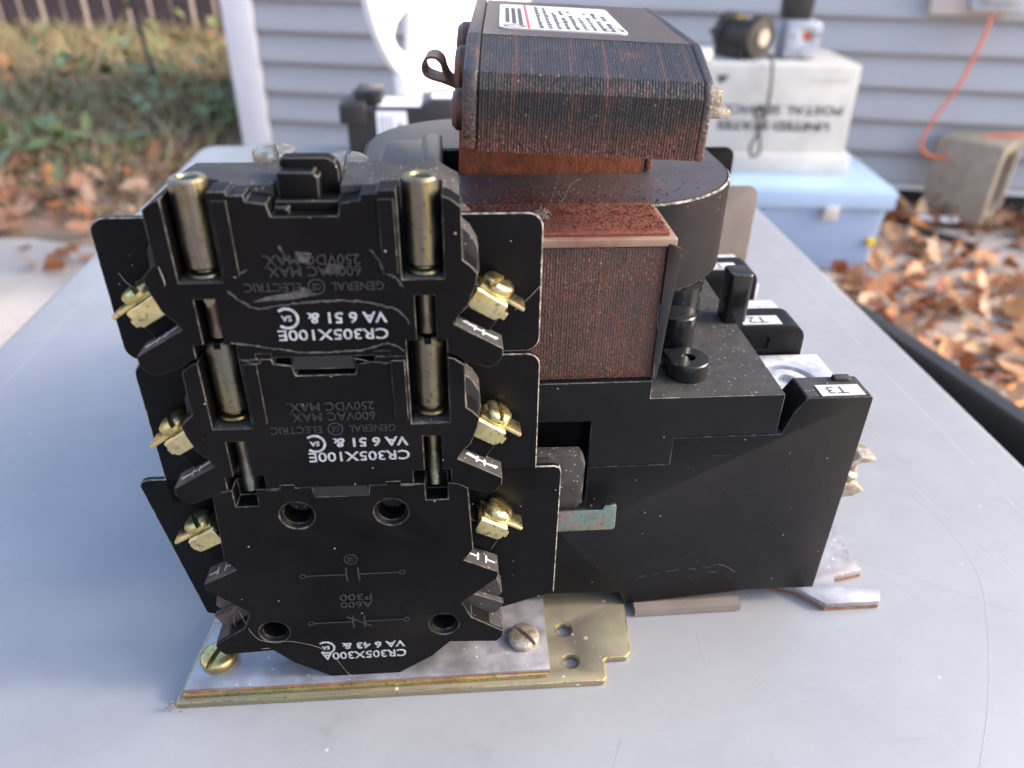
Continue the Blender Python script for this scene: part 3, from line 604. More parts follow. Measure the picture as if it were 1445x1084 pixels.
# --- lower magnet core, coil
def ridged(name, prof, x0, x1, mats, parent, pitch=.92, depth=.26, flip=False):
    """laminations: the profile (y,z) repeated along x, alternately proud and recessed"""
    cy = sum(p[0] for p in prof)/len(prof); cz = sum(p[1] for p in prof)/len(prof); n = int((x1-x0)/pitch); vs = []; fs = []; k = len(prof)
    cols = []
    for i in range(n):
        xa = x0+i*(x1-x0)/n; w_ = (x1-x0)/n; j = random.uniform(-.08, .08)
        cols += [(xa+.05*w_, -depth+j*.4), (xa+.30*w_, j), (xa+.78*w_, j), (xa+.97*w_, -depth+j*.4)]
    for (x, d) in cols:
        for (y, z) in prof:
            v = Vector((y-cy, z-cz)); v = v+v.normalized()*d; vs.append((x, cy+v.x, cz+v.y))
    for i in range(len(cols)-1):
        for q in range(k): fs.append((i*k+q, i*k+(q+1) % k, (i+1)*k+(q+1) % k, (i+1)*k+q))
    fs += [tuple(range(k)), tuple(range((len(cols)-1)*k, len(cols)*k))]
    g = G(); g.add(vs, fs); o = part(name, g, mats, parent, angle=20); return o
core = ridged('core_laminations', [(38.4, 113.2), (38.2, 160.8), (38.6, 161.2), (63, 161.2), (63, 113.2)], 112, 172.0, 'core', ct)
g = G(); g.prism([(38.1, 113.2), (38.1, 160.6), (64, 160.6), (64, 113.2)], 172.1, 173.6, 'x'); part('core_end_plate', g, 'gloss', core, bevel=.4)
g = G(); g.box(110, 174.8, 36.9, 66, 161.3, 164.2); part('bobbin_flange', g, 'bobbin', bevel=.6, seg=3)
g = G(); g.box(110, 172.6, 39.0, 67, 164.21, 165.4); part('pole_face', g, 'rustdust', bevel=.3)
core2 = ridged('core_laminations', [(203, 113.2), (203, 164), (226, 164), (226, 113.2)], 112, 172.0, 'core', ct)
CYC, CR_ = 134, 47
def stad(d, n=12): return rounded(69+d, 69+d, 215-d, 201-d, 49-d, n)
def stad_old(xl, xr, rr, n=20): return [(xr+rr*math.sin(R(180*i/n)), CYC+rr*math.cos(R(180*i/n))) for i in range(n+1)]+[(xl-rr*math.sin(R(180*i/n)), CYC-rr*math.cos(R(180*i/n))) for i in range(n+1)]
c = G(); c.box(101, 177.5, 106.5, 144, 120, 180)
g = G(); g.prism(stad(0), 128.5, 163.6, 'z'); coil = part('coil_shell', g, ['shell', 'lint'], cut=[c], bevel=.7, bmat=1, seg=1)
g = G(); g.prism(stad(4), 107, 128.4, 'z'); part('coil_winding_cover', g, 'gloss', coil)
c = G(); c.box(100.5, 178, 106, 144.5, 120, 180); g = G(); part('dust_film', g.prism(stad(1.4), 163.5, 163.75, 'z'), 'shelldust', coil, cut=[c])
# relay-like cover on the left of the coil
g = G(); g.prism(rounded(77, 96, 102, 150, 9, corners=(1, 1, 0, 0)), 158, 166.5, 'z'); part('terminal_cover', g, 'shelldust', bevel=1.6, seg=3)
g = G(); g.prism(rounded(93.5, 98, 101.8, 148, 3.5), 166, 169.5, 'z'); part('cover_rib', g, 'shelldust', bevel=1.3, seg=3)
# granular rust
def grains(name, n, fn, parent, mat='rustdust'):
    g = G()
    for _ in range(n):
        x, y, z, s_ = fn(); d = [Vector((random.gauss(0, 1), random.gauss(0, 1), random.gauss(0, .7))).normalized()*s_*random.uniform(.6, 1.3) for _ in range(4)]
        g.add([Vector((x, y, z))+q for q in d], [(0, 1, 2), (0, 2, 3), (0, 3, 1), (1, 3, 2)])
    return tag(part(name, g, mat, parent, angle=5), kind='stuff')
grains('rust_grains', 3600, lambda: (random.uniform(108, 172.4), random.uniform(39.3, 66), 165.5+random.uniform(0, .5), random.uniform(.22, .5)), ct)
grains('rust_grains', 2600, lambda: (random.triangular(98, 178, 125), 66+abs(random.gauss(0, 14)), 163.95, random.uniform(.2, .5)), ct)
grains('rust_grains', 90, lambda: (random.gauss(182, 9), random.gauss(88, 12), 163.95, random.uniform(.3, .65)), ct)
grains('rust_grains', 3600, lambda: (random.uniform(112, 172), 38.2-random.uniform(0, .3), 113.5+46*random.random()**1.2, random.uniform(.16, .36)), core, 'rust')
grains('pale_grains', 900, lambda: (random.uniform(112, 172), 38.1-random.uniform(0, .25), 113.5+46*random.random()**1.1, random.uniform(.12, .26)), core, 'bobbin')
grains('rust_grains', 150, lambda: (random.uniform(176, 220), random.uniform(38, 90), 106.15, random.uniform(.2, .5)), ct)
grains('rust_grains', 20, lambda: (random.uniform(150, 250), 35.75, random.uniform(15, 100), random.uniform(.3, .6)), ct)

# --- armature (sits slightly crooked)
AP = Vector((145, 38, 190))
arm = bpy.data.objects.new('armature', None); COL.objects.link(arm); arm.parent = ct; arm.location = AP*.001; arm.rotation_euler = (0, R(2.1), R(-3.6)); arm.empty_display_size = .02
def ap(name, g, mats, **k):
    o = fin(name, g, mats, arm, **k); return o
def shift(pts): return [(a-AP.y, b-AP.z) for a, b in pts]
PR = shift([(38, 189.2), (38, 206.2), (41.0, 210.4), (64, 216.8), (160, 217.2), (171, 211), (171, 189.2), (141, 189.2), (141, 158), (110, 158), (110, 189.2)])
o = ridged('lamination_stack', PR, 113-AP.x, 176-AP.x, 'arm', arm, .86, .28)
g = G(); g.prism(shift([(64.5, 216.5), (160, 216.9), (160, 217.3), (64.5, 217.0)]), 113.2-AP.x, 175.8-AP.x, 'x'); ap('top_rust_film', g, 'armtop')
EP = shift([(38.3, 188.9), (38.3, 206.0), (41.2, 210.7), (64.2, 217.2), (160, 217.6), (171.4, 211), (171.4, 188.9), (141, 188.9), (141, 160), (110, 160), (110, 188.9)])
g = G(); g.prism(EP, 108.4-AP.x, 112.9-AP.x, 'x'); ap('end_plate', g, ['arm', 'worn'], bevel=1.3, seg=3)
g = G(); g.prism(EP, 176.1-AP.x, 179.0-AP.x, 'x'); ap('end_plate', g, ['arm', 'worn'], bevel=.9, seg=3)
g = G(); g.prism(shift([(109.5, 158), (141.5, 158), (141.5, 188.5), (109.5, 188.5)]), 104.5-AP.x, 174.5-AP.x, 'x'); ap('centre_leg', g, 'rust')
for (y, z, rr, h_) in ((50, 198, 6, 3.2), (72, 205, 7.5, 3.6), (108, 207, 8, 4.6)):
    g = G(); g.lathe([(rr, 0), (rr, -h_*.6), (rr*.8, -h_), (rr*.3, -h_*1.1)], (108.4-AP.x, y-AP.y, z-AP.z), (1, 0, 0), 24); ap('rivet', g, 'rustspring')
for (y, z) in ((58, 205), (100, 209)):
    g = G(); g.box(179-AP.x, 186-AP.x, y-AP.y-3, y-AP.y+3, z-AP.z-4, z-AP.z+1); g.box(179-AP.x, 190-AP.x, y-AP.y, y-AP.y+8, z-AP.z-8, z-AP.z-5); ap('pivot_pin', g, 'dirtscrew', bevel=.5)
# curled spring clip on the left end
loop = [(111, 206), (108.4, 202.6), (105.5, 201.2), (102.8, 202), (101.2, 204.5), (100.4, 207), (98.4, 208.6), (95.8, 208.2), (94.6, 206), (95.2, 203.6), (97.6, 202.4), (101, 201.6), (105, 200.2)]
g = G(); P = [(p.x-AP.x, p.y-AP.z) for p in smoothpath([(x, z, 0) for x, z in loop], 6)]; g.ribbon(P, 70-AP.y, 84-AP.y, .7); ap('spring_clip', g, 'rustspring')
# rating label
def LB(x0, x1, y0, y1, z0, z1): return (x0-AP.x, x1-AP.x, y0-AP.y, y1-AP.y, z0-AP.z, z1-AP.z)
g = G(); g.prism([(x-AP.x, y-AP.y) for x, y in rounded(118, 77, 159, 146, 3)], 217.0-AP.z, 217.45-AP.z, 'z'); ap('rating_label', g, 'paper')
g = G(); g.box(*LB(127.1, 127.9, 77.5, 145.5, 217.46, 217.52)); ap('label_rule', g, 'redink')
g = G()
for row in range(9):
    x = 131+row*2.9; y = 80.0
    while y < 143:
        L = random.uniform(2, 7)
        if y+L < (143 if row < 2 else random.uniform(105, 141)): g.box(*LB(x, x+random.uniform(.8, 1.4), y, y+L, 217.46, 217.51))
        y += L+random.uniform(.8, 2)
for k in range(3): g.box(*LB(120.1+k*2.2, 121.4+k*2.2, 91-k*3, 133, 217.46, 217.51))
ring(g, 0, 0, 1, .1, 0, .1) if False else None
def lring(cx, cy, rx, ry, wd):
    g.ribbon([(cx-AP.x+rx*math.cos(R(a)), cy-AP.y+ry*math.sin(R(a))) for a in range(0, 361, 15)], 217.46-AP.z, 217.51-AP.z, wd, 'z')
lring(122.9, 82, 3.2, 2.6, .9); lring(155, 84, 3, 4, .8); ap('label_print', g, 'ink')

# --- housings
g = G(); g.prism([(100, 113), (172.2, 113), (172.2, 106), (220.5, 106), (220.5, 89.0), (182.7, 89.0), (182.7, 77.0), (152, 77.0), (152, 97), (100, 97)], 36, 232); uh = part('upper_housing', g, ['housing', 'worn'], bevel=.3, bmat=1, seg=1)
g = G(); g.box(172.3, 220.3, 36.4, 231, 106.0, 106.05); part('dust_film', g, 'dusty', uh)
LO = [(152, 76.6), (182.3, 76.6), (182.3, 88.6), (222.4, 88.6), (225.4, 98), (229.0, 103.9), (252.6, 103.9), (253.4, 103.2), (252.4, 8.2), (224, 8.4), (172.5, 3.2), (169.5, 10.6), (130, 11.2), (130, 60), (152, 60)]
g = G(); g.prism(LO, 36.2, 50.5); c = G(); c.prism([(143, 47), (151, 47), (151, 53), (143, 53)], 30, 50); c2 = G(); c2.prism([(153, 64), (160, 64), (160, 73), (153, 73)], 30, 37.2); lh = part('lower_housing', g, ['housing', 'worn'], cut=[c], bevel=.4, bmat=1, seg=2)
g = G(); g.box(102, 222, 50.7, 205, 9, 88.3); g.box(222.2, 250, 50.7, 205, 9, 76); part('housing_body', g, 'housing', lh)
g = G(); g.box(243, 249.5, 46.5, 49.6, 103.9, 105.6); part('barrier_lip', g, ['dusty', 'worn'], lh, bevel=.6, seg=3)
g = G(); g.box(229.5, 252.3, 37, 50, 103.95, 104.0); part('dust_film', g, 'dusty', lh)
def label(parent, x0, x1, y0, y1, z, txt):
    g = G(); g.box(x0, x1, y0, y1, z, z+.25); part('marker_label', g, 'paper', parent)
    g = text_geo(txt, x0+3.2, x1-5.5, y0+1.2, y1-1.4, 0, .06, True, .0, fn=lambda X, Z, t_: (X, Z, z+.26+t_)); part('marker_lettering', g, 'ink', parent)
label(lh, 234.5, 250.6, 36.9, 44.0, 104.1, 'T3')
for yb, txt in ((95, 'T2'), (153, 'T1')):
    g = G(); g.prism(rounded(205, 76, 253.5, 102, 7, corners=(1, 0, 0, 0)), yb, yb+17); c = G(); c.prism([(206, 80), (249, 80), (249, 87.5), (206, 87.5)], yb-2, yb+4); c2 = G(); c2.prism([(206, 91), (238, 91), (238, 96.5), (206, 96.5)], yb-2, yb+1.2)
    bb = part('pole_barrier', g, ['housing', 'worn'], cut=[c, c2], bevel=.9, seg=2); label(bb, 226, 243, yb+1, yb+9, 102.1, txt)
for y0 in (59, 113, 171):
    g = G(); g.box(222.3, 260, y0-6, y0+34.8, 80, 88.6); c = G(); c.lathe([(13.5, 86.1), (13.5, 92)], (238, y0+13, 0), (0, 0, 1), 40); pd = part('terminal_pad', g, 'pad', cut=[c], bevel=.6)
    g = G(); g.lathe([(10.5, 86.1), (10.5, 88.2), (9, 89.2), (4.5, 89.4), (4.2, 87)], (238, y0+13, 0), (0, 0, 1), 36); part('terminal_bolt', g, 'pad', pd)
    g = G(); g.lathe([(13.2, 86.15), (12.2, 86.7), (11.0, 86.15)], (238, y0+13, 0), (0, 0, 1), 36, caps=False); part('bolt_washer', g, 'hole', pd)
g = G()
for _ in range(26):
    x, z = random.uniform(150, 248), random.uniform(14, 84); a_ = random.gauss(.15, .5); L = random.uniform(1.5, 9); xa, za = x-L*math.cos(a_), z-L*math.sin(a_)
    g.ribbon([(x, z), ((x+xa)/2+random.gauss(0, .2), (z+za)/2+random.gauss(0, .2)), (xa, za)], 36.16, 36.21, random.uniform(.06, .16))
tag(part('scuffs', g, 'scuff', lh), kind='stuff')
# posts and ears on the housing top
g = G(); g.lathe([(7.6, 106.1), (7.6, 112.3), (7.2, 112.8), (2.6, 112.8), (2.4, 110)], (189, 52, 0), (0, 0, 1), 32); g.box(181.6, 189, 49, 59.5, 106.1, 112.3); part('mounting_ear', g, ['gloss'], bevel=0)
g = G(); g.lathe([(6.6, 106.1), (6.6, 122.5), (6.2, 123)], (188.5, 68, 0), (0, 0, 1), 30); g.lathe([(9.5, 106.1), (9.5, 128.4)], (191, 84, 0), (0, 0, 1), 30); part('coil_post', g, 'gloss', uh)
g = G(); g.prism(rounded(215, 90, 224.5, 101, 2), 106.1, 127.5, 'z'); part('guide_post', g, 'gloss', uh, bevel=.8, seg=3)
g = G(); g.prism([(172.0, 162.5), (176.2, 161), (176.4, 152), (175.0, 138), (174.2, 122), (173.4, 113.4), (171.6, 113.2)], 36.6, 37.6); part('insulating_film', g, 'gloss', core, bevel=.3)
# centre mechanism: dusty carrier behind the barriers and its bright lever
g = G(); g.prism([(120, 63), (147.6, 63), (149.4, 66), (149.6, 84), (148, 86.8), (120, 87.2)], 29, 35.6); part('carrier', g, ['dusty', 'worn'], bevel=.6, bmat=1, seg=2)
g = G(); g.prism([(132, 54.2), (161.2, 54.4), (162.2, 55.2), (162.0, 65.6), (161, 66.4), (157.4, 66.2), (156.8, 63.9), (132, 64.4)], 26.5, 28.6); part('lever', g, 'irid', bevel=.5, seg=2)
# brass lug and feet on the right
g = G(); g.prism([(250, 71), (257, 75.5), (263, 74.6), (263.4, 72.8), (257.5, 72.6), (251, 69)], 37.5, 47); g.prism([(250, 55), (258, 56), (262.5, 58.5), (257.5, 62.5), (250, 63)], 38, 46); g.cyl((255.5, 42, 60), (.1, 0, 1), 2.6, 13, 16); g.lathe([(4.2, 0), (4.6, .8), (4.2, 2.2), (2, 2.8)], (255, 42, 65), (.5, -.2, 1), 20); part('line_lug', g, 'dirtscrew', bevel=.5)
def foot(mir=False):
    P_ = [(236, 44), (247, 40), (256.5, 30.3), (280, 30.6), (283, 36.5), (268, 40.2), (265.6, 42.4), (266.6, 45.6), (280.6, 48.4), (279, 56), (282, 76), (236, 90)]
    return [(x, 270-y) for x, y in P_] if mir else P_
for mm_ in (False, True):
    g = G(); g.prism(foot(mm_), 1.6, 4.4, 'z'); part('mounting_foot', g, ['silver', 'rededge'], bevel=.3)
    g = G(); g.prism(foot(mm_), .1, 1.55, 'z'); part('foot_liner', g, 'rededge')
g = G(); g.prism([(176, 31.8), (221, 32.4), (220, 70), (176, 70)], .6, 4.0, 'z'); part('fibre_spacer', g, 'cardboard', rot=(0, 0, 0))
# barriers of the stack on the far side
g = G(); g.prism(rounded(200, 108, 262, 139, 5, corners=(1, 0, 0, 1)), 236, 238.5); part('far_barrier', g, 'sheet', bevel=.3)
g = G(); g.prism(rounded(200, 60, 279, 118, 6, corners=(1, 0, 0, 0)), 234, 235.8); part('far_barrier', g, 'cardboard', bevel=.3)
g = G(); g.box(40, 200, 233, 262, 10, 112); part('far_block', g, 'black', bevel=.5)
# left side of the housing and a tan barrier peeking out behind the stack
g = G(); g.box(20, 100, 60, 205, 9, 112); part('line_side_housing', g, 'black', bevel=.6)
g = G(); g.prism([(8, 60), (24, 60), (24, 120), (12, 120)], 34, 36); part('inner_barrier', g, 'cardboard', bevel=.3)
# threads of dust and web
g = G()
def thread(P, rr=.07): g.tube(smoothpath(P, 6), rr, 5)
thread([(140, 60, 167), (143, 66, 168), (146, 72, 170.5), (150, 78, 170.5)]); thread([(131, 22, 179), (134, 40, 172), (140, 62, 176), (143, 70, 182)], .06); thread([(123, 20, 149), (127, 19.8, 153), (131, 20, 157.5)], .12)
thread([(175, 37.5, 160), (174.5, 37.2, 150), (171.5, 37, 140), (172, 36.8, 130), (172.5, 36.6, 114)], .08); thread([(136, 37.5, 146), (145, 36.9, 150), (152, 37, 151)], .045)
thread([(28, 6, 43), (33, 4.4, 30), (45, 4.3, 28), (56, 4.4, 22), (62, 4.2, 10), (66, 3, 7.6), (72, 1, 3)], .05); thread([(24, 10, 36), (25, 8, 29), (29, 6, 24), (36, 4.5, 25)], .12)
for q in ((176, 18, 180, 19.6), (183, 20.4, 184.6, 20.8), (188, 21.6, 193, 22.6), (197, 22.8, 200, 22.2), (203, 22.8, 208, 24.6), (209, 24.4, 214, 22.0), (205, 20.6, 209, 20.0), (214.5, 21.6, 217, 19.6)): thread([(q[0], 36.0, q[1]), ((q[0]+q[2])/2, 35.9, (q[1]+q[3])/2+random.gauss(0, .25)), (q[2], 36.0, q[3])], random.uniform(.03, .06))
thread([(30.2, 4.6, 171), (30.8, 4.5, 166), (26, 12, 163)], .12)
thread([(13, 20, 163), (14.5, 20, 160), (17, 20, 158)], .15)
tag(part('dust_threads', g, 'web'), kind='stuff')
g = G()
for _ in range(60): s_ = random.uniform(.2, .7); p = Vector((130+random.gauss(0, 1), 21.3, 177.6+random.gauss(0, .8))); g.tube([p, p+Vector((random.gauss(0, s_), random.gauss(0, s_), random.gauss(0, s_)))], .08, 4)
for _ in range(60): p = Vector((22+random.gauss(0, 1.6), 12+random.gauss(0, 1), 29+random.gauss(0, 1.6))); g.tube([p, p+Vector((random.gauss(0, .8), random.gauss(0, .8), random.gauss(0, .8)))], .09, 4)
for _ in range(40): p = Vector((-1+random.gauss(0, .8), -.5+random.gauss(0, .6), 2+random.gauss(0, 1))); g.tube([p, p+Vector((random.gauss(0, 1), random.gauss(0, .8), random.gauss(0, .8)))], .12, 4)
tag(part('lint', g, 'web'), kind='stuff')

# ================================================================== OTHER THINGS
# small black contactor at the far end of the table
sm = thing('small_contactor', 'smaller black contactor with white labels at the far end of the table', 'contactor', (-.192, .918, 0), R(3))
sm.location.y = .895
g = G(); g.prism([(0, 0), (128, 0), (128, 62), (112, 66), (96, 66), (84, 58), (22, 58), (22, 64), (0, 64)], 0, 70); fin('case', g, 'motor', sm, 2)
g = G(); g.box(-7, 22, -4, 40, 40, 62); g.box(10, 40, 10, 50, 58, 74); fin('terminal_block', g, 'motor', sm, 2); g = G(); g.cyl((26, 10.1, 66), (0, -1, 0), 6, .6); g.cyl((26, 9, 56), (0, -1, 0), 3, 6); fin('terminal_hole', g, 'hole', sm)
g = G(); g.prism([(34, 12), (70, 12), (68, 54), (34, 54)], -.6, -.1); fin('front_label', g, 'label2', sm)
g = G(); g.box(36, 84, 3, 50, 58.2, 58.8); g.box(96.5, 126, 8, 40, 66.2, 66.8); fin('top_label', g, 'label2', sm)
g = G(); g.box(58, 62, -.9, -.65, 36, 40)
for k in range(4): g.box(38+k*4, 38.8+k*4, -.9, -.65, 18, 48)
fin('label_print', g, 'ink', sm)

# white resin chair
ch = thing('garden_chair', 'white resin garden chair standing behind the table', 'chair', (-.14, 2.02, GZ), R(50))
def V3(cx, cz, rx, rz, a): return (cx+rx*math.cos(R(a)), cz+rz*math.sin(R(a)))
def sup(a, e=2.5):
    ca, sa = math.cos(R(a)), math.sin(R(a)); return (.285*math.copysign(abs(ca)**(2/e), ca), .86+.36*math.copysign(abs(sa)**(2/e), sa))
g = G(1); out = [sup(a) for a in range(0, 360, 6)]; cuts = []
for k in range(-2, 3):
    c = G(1); x = k*.055; c.prism([(x-.003, .60), (x+.003, .60), (x+.003, 1.06), (x-.003, 1.06)], -.1, .1); cuts.append(c)
for s_ in (-1, 1):
    c = G(1); q = [(.15, .60), (.15, .70), (.172, .69), (.196, .67), (.206, .645), (.198, .622), (.175, .606)]; q = [(s_*(x+.005), z) for x, z in q]; c.prism(q, -.1, .1); cuts.append(c)
g.prism(out, 0, .025); fin('backrest', g, 'chair', ch, .008, cut=cuts, seg=3)
g = G(1); g.prism(rounded(-.24, -.50, .24, -.02, .07), .40, .43, 'z'); fin('seat', g, 'chair', ch, .012, seg=3)
for s_ in (-1, 1):
    g = G(1); g.tube(smoothpath([(s_*.21, .01, .5), (s_*.23, .02, .3), (s_*.25, .06, 0)]), .022, 10); fin('leg', g, 'chair', ch)
    g = G(1); g.tube(smoothpath([(s_*.21, -.44, .42), (s_*.23, -.46, .2), (s_*.245, -.48, 0)]), .022, 10); fin('leg', g, 'chair', ch)
    g = G(1); g.tube([(s_*.16, .005, .41), (s_*.17, .01, .56)], .03, 10); fin('back_support', g, 'chair', ch)

# storage bin, tote, motor on top
BY = 2.08
bn = thing('storage_bin', 'pale blue translucent storage bin under the white postal tote', 'bin', (.70, BY, GZ), R(-2))
g = G(1); nb_ = 8
def frus(x0, x1, y0, y1, z0_, z1_, t_): return ([(x0+t_, y0+t_, z0_), (x1-t_, y0+t_, z0_), (x1-t_, y1-t_, z0_), (x0+t_, y1-t_, z0_), (x0, y0, z1_), (x1, y0, z1_), (x1, y1, z1_), (x0, y1, z1_)], [(0, 1, 2, 3), (4, 5, 6, 7), (0, 1, 5, 4), (1, 2, 6, 5), (2, 3, 7, 6), (3, 0, 4, 7)])
g.add(*frus(-.34, .335, 0, .43, 0, .205, .012)); fin('bin_body', g, 'bin', bn, .012, seg=3)
g = G(1); g.box(-.35, .347, -.012, .445, .196, .245); g.box(-.34, .337, 0, .43, .245, .250); fin('lid', g, 'binlid', bn, .008, seg=3)
g = G(1); g.box(.155, .195, -.022, -.0125, .165, .205); fin('latch', g, 'tote', bn, .004)
g = G(1); g.box(.300, .322, -.004, .006, .085, .110); fin('yellow_tag', g, 'yellow', bn, .004)
TZ = GZ+.250
tt = thing('postal_tote', 'white corrugated postal tote turned upside down on the blue bin', 'box', (.70, 2.21, TZ), R(-1.5))
g = G(1); g.add(*frus(-.225, .232, .012, .318, 0, .292, -.004)); fin('tote_body', g, 'tote', tt, .006, seg=3)
g = G(1); g.box(-.248, .253, -.008, .338, 0, .055); fin('rim_band', g, 'tote', tt, .004)
def tfn(X, Z, t_): return (X, .0078+.004*Z/.292-.0008-t_*.0008, Z)
g = text_geo('UNITED STATES', -.135, .178, .118, .142, 0, 1, True, .03, G(1), tfn); text_geo('POSTAL SERVICE', -.125, .205, .162, .186, 0, 1, True, .015, g, tfn); fin('printed_lettering', g, 'ink', tt)
g = G(1); g.add([tfn(x, z, .5) for x, z in ((-.155, .262), (-.12, .262), (-.13, .245), (-.145, .240))], [(0, 1, 2, 3)]); fin('emblem_print', g, 'ink', tt)
g = G(1)
for k in range(10): x = .10+k*.011; g.add([tfn(x+a, .252-(k % 3)*.004+b, .5) for a, b in ((0, 0), (.007, 0), (.007, .008), (0, .008))], [(0, 1, 2, 3)])
fin('small_print', g, 'scribe', tt)
MZ = TZ+.297
mo = thing('electric_motor', 'black electric motor with yellow sticker lying on the white tote', 'motor', (.63, 2.33, MZ), R(35))
# axis along local y
g = G(1); g.lathe([(.022, -.068), (.040, -.066), (.047, -.058), (.047, .066), (.040, .078), (.018, .08)], (0, 0, .050), (0, 1, 0), 28); fin('motor_body', g, 'motor', mo)
g = G(1); g.lathe([(.052, -.064), (.054, -.060), (.054, -.042), (.052, -.038)], (0, 0, .054), (0, 1, 0), 28); g.lathe([(.05, .04), (.053, .043), (.053, .063), (.05, .066)], (0, 0, .054), (0, 1, 0), 28); g.box(-.045, .045, -.04, .06, 0, .03); fin('end_bell', g, 'motor', mo)
g = G(1); g.lathe([(.022, -.0695), (.022, -.073), (.015, -.0735)], (0, 0, .052), (0, 1, 0), 20); fin('hub', g, 'tan', mo)
g = G(1); g.cyl((0, .08, .05), (0, 1, 0), .008, .04, 12); fin('shaft', g, 'darkwire', mo)
def patch(g, a0, a1, y0, y1, rr): 
    P = [(rr*math.sin(R(a0+(a1-a0)*i/8)), .050+rr*math.cos(R(a0+(a1-a0)*i/8))) for i in range(9)]; g.ribbon(P, y0, y1, .001)
g = G(1); patch(g, -15, 25, .0, .03, .0478); fin('yellow_sticker', g, 'yellow', mo)
g = G(1); patch(g, -10, 45, -.036, -.008, .0478); fin('rating_sticker', g, 'label2', mo)
gbx = thing('gear_housing', 'grey cast gear housing with a red bored hole beside the motor', 'gearbox', (.785, 2.29, MZ), R(-2))
g = G(1); g.box(-.048, .045, 0, .10, 0, .092); c = G(1); c.cyl((.010, -.02, .055), (0, 1, 0), .013, .06); fin('casting', g, 'alu', gbx, .006, cut=[c]); g = G(1); g.cyl((.010, .01, .055), (0, 1, 0), .0128, .01); fin('bore_plug', g, 'cord', gbx)
g = G(1)
for x, z in ((-.03, .055), (.038, .06), (-.004, .012)): g.cyl((x, .0005, z), (0, -1, 0), .005, .002, 12)
fin('bolt', g, 'wire', gbx)
bx_ = thing('black_switch_box', 'small black box standing on top of the grey gear housing', 'box', (.772, 2.33, MZ+.092), R(-3))
g = G(1); g.add([(-.036, 0, 0), (.036, 0, 0), (.036, .06, 0), (-.036, .06, 0), (-.042, 0, .07), (.042, 0, .07), (.042, .06, .07), (-.042, .06, .07)], [(0, 1, 2, 3), (4, 5, 6, 7), (0, 1, 5, 4), (1, 2, 6, 5), (2, 3, 7, 6), (3, 0, 4, 7)]); fin('box_body', g, 'motor', bx_, .004); g = G(1); g.box(-.045, .045, -.003, .063, .0702, .08); fin('box_lid', g, 'outlet', bx_, .002)
cap = thing('white_cap', 'small white plastic cap beside the motor on the tote', 'cap', (.50, 2.26, MZ)); g = G(1); g.lathe([(.034, 0), (.034, .018), (.028, .026), (.01, .029)], (0, 0, 0), (0, 0, 1), 24); fin('cap_shell', g, 'tote', cap)
# power cord hanging down the tote front, knotted
g = G(1); yf = 2.19
P = [(.68, 2.245, MZ+.012), (.683, 2.215, MZ+.014), (.686, yf+.012, MZ-.012), (.688, yf, MZ-.06), (.686, yf-.002, MZ-.12), (.668, yf-.014, MZ-.135), (.652, yf-.012, MZ-.125), (.660, yf-.016, MZ-.105), (.680, yf-.02, MZ-.115), (.676, yf-.02, MZ-.15), (.668, yf-.018, MZ-.18), (.655, yf-.018, MZ-.215), (.664, yf-.018, MZ-.24), (.682, yf-.02, MZ-.225), (.674, yf-.02, MZ-.18), (.668, yf-.022, MZ-.16), (.655, yf-.02, MZ-.13)]
g.tube(smoothpath(P, 7), .0042, 8); tag(fin('power_cord', g, 'darkwire'), 'dark power cord hanging in a knotted loop down the white tote', 'cord')
# tote neighbour: beige panel at the left of the tote
pn = thing('beige_carton', 'beige carton standing left of the white postal tote', 'box', (.44, 2.36, TZ), R(4)); g = G(1); g.box(-.09, .02, 0, .2, 0, .262); fin('carton_body', g, 'beige', pn, .004)

# cinder block and orange extension cord
cb = thing('cinder_block', 'tan concrete block standing on end by the house wall', 'concrete block', (1.535, 2.44, GZ), R(46))
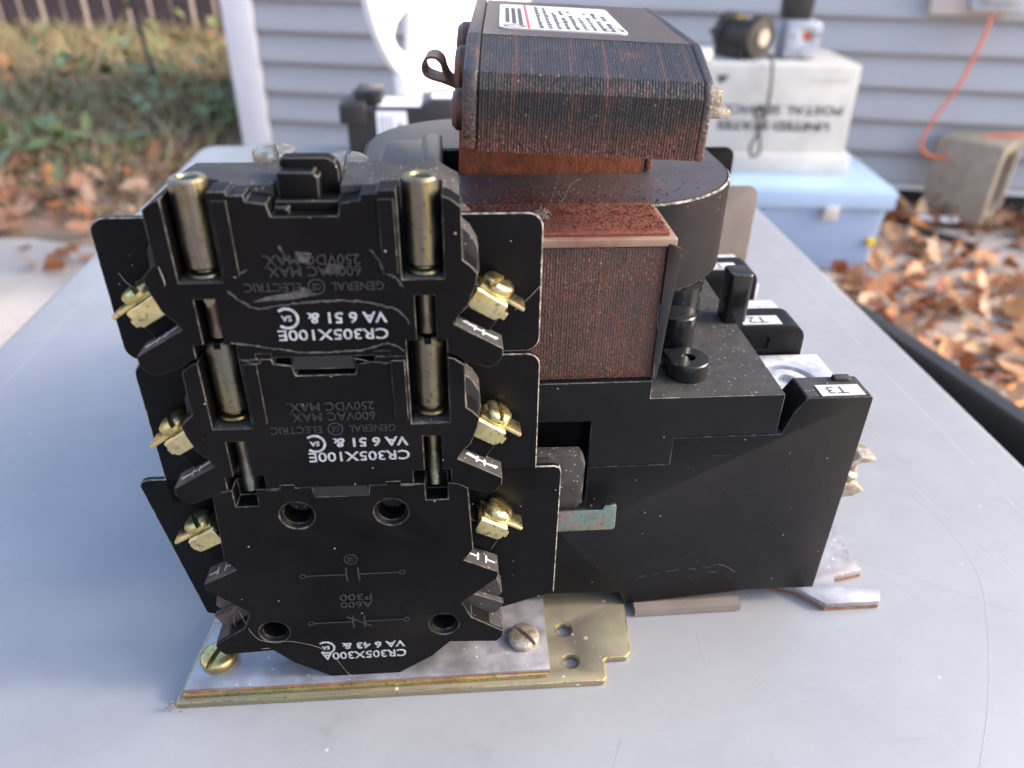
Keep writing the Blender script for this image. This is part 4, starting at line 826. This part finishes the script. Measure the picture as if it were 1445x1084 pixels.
# local: corner at origin; solid face along -x.. ; cored face along +x
g = G(1); g.box(0, .22, 0, .20, 0, .275); cs = []
for z0_, z1_ in ((.04, .235),):
    c = G(1); c.prism(rounded(.035, z0_, .185, z1_, .02), -.05, .3); cs.append(c)
fin('block_body', g, 'cmu', cb, .006, cut=cs)
P = [(1.452, 2.60, .005), (1.440, 2.585, -.06), (1.405, 2.575, -.20), (1.352, 2.575, -.32), (1.335, 2.57, -.39), (1.365, 2.56, -.425), (1.44, 2.55, -.425), (1.50, 2.56, -.39), (1.54, 2.56, -.362), (1.62, 2.56, -.358), (1.72, 2.56, -.37), (2.0, 2.5, -.53), (2.4, 2.4, -.632)]
g = G(1); g.tube(smoothpath(P, 10), .0052, 8); tag(fin('extension_cord', g, 'cord'), 'orange extension cord hanging from the wall outlet onto the concrete block', 'cord')
g = G(1); g.prism([(1.30, 2.470), (1.46, 2.43), (1.475, 2.47), (1.32, 2.50)], GZ+.03, GZ+.036, 'z'); tag(fin('paper_strip', g, 'label2', bevel=.001), 'pale strip of paper lying on leaves by the concrete block', 'paper')
g = G(1); g.tube([(1.29, 2.36, GZ+.03), (1.36, 2.26, GZ+.035), (1.40, 2.21, GZ+.03)], .012, 8); tag(fin('black_strip', g, 'tub'), 'short black plastic strip lying on the leaves', 'strip')
# black tub at the right of the table
tb = thing('black_tub', 'big black plastic tub standing under the right edge of the table', 'tub', (.0, 0, 0))
# rim runs along the right side
rim = [(.36, .70), (.395, .585), (.435, .44), (.46, .30), (.47, .1), (.45, -.15), (.40, -.25), (.05, -.28), (-.02, -.2), (-.02, .62), (.03, .72), (.30, .745)]
g = G(1); rz = -.10; n = len(rim)
rp = [Vector((p.x, p.y, 0)) for p in smoothpath([(x, y, 0) for x, y in rim+[rim[0]]], 5)][:-1]; n = len(rp); cx_, cy_ = .22, .23
def ins(k, z): return [(cx_+(p.x-cx_)*k, cy_+(p.y-cy_)*k, z) for p in rp]
L_ = [ins(1.09, rz-.03), ins(1.09, rz-.004), ins(1.06, rz), ins(1.01, rz-.001), ins(1.0, rz-.006), ins(.985, rz-.05), ins(.86, GZ+.03)]
L2 = [ins(.88, GZ+.002), ins(1.0, rz-.06), ins(1.06, rz-.03)]
vs = []; fs = []
for Lr in L_: vs += Lr
for j in range(len(L_)-1):
    for i in range(n): fs.append((j*n+i, j*n+(i+1) % n, (j+1)*n+(i+1) % n, (j+1)*n+i))
fs.append(tuple(range((len(L_)-1)*n, len(L_)*n))); k0 = len(vs)
for Lr in L2: vs += Lr
for j in range(len(L2)-1):
    for i in range(n): fs.append((k0+j*n+i, k0+j*n+(i+1) % n, k0+(j+1)*n+(i+1) % n, k0+(j+1)*n+i))
fs.append(tuple(range(k0, k0+n)))
g.add(vs, fs); fin('tub_shell', g, 'tub', tb)
bpy.context.view_layer.update()
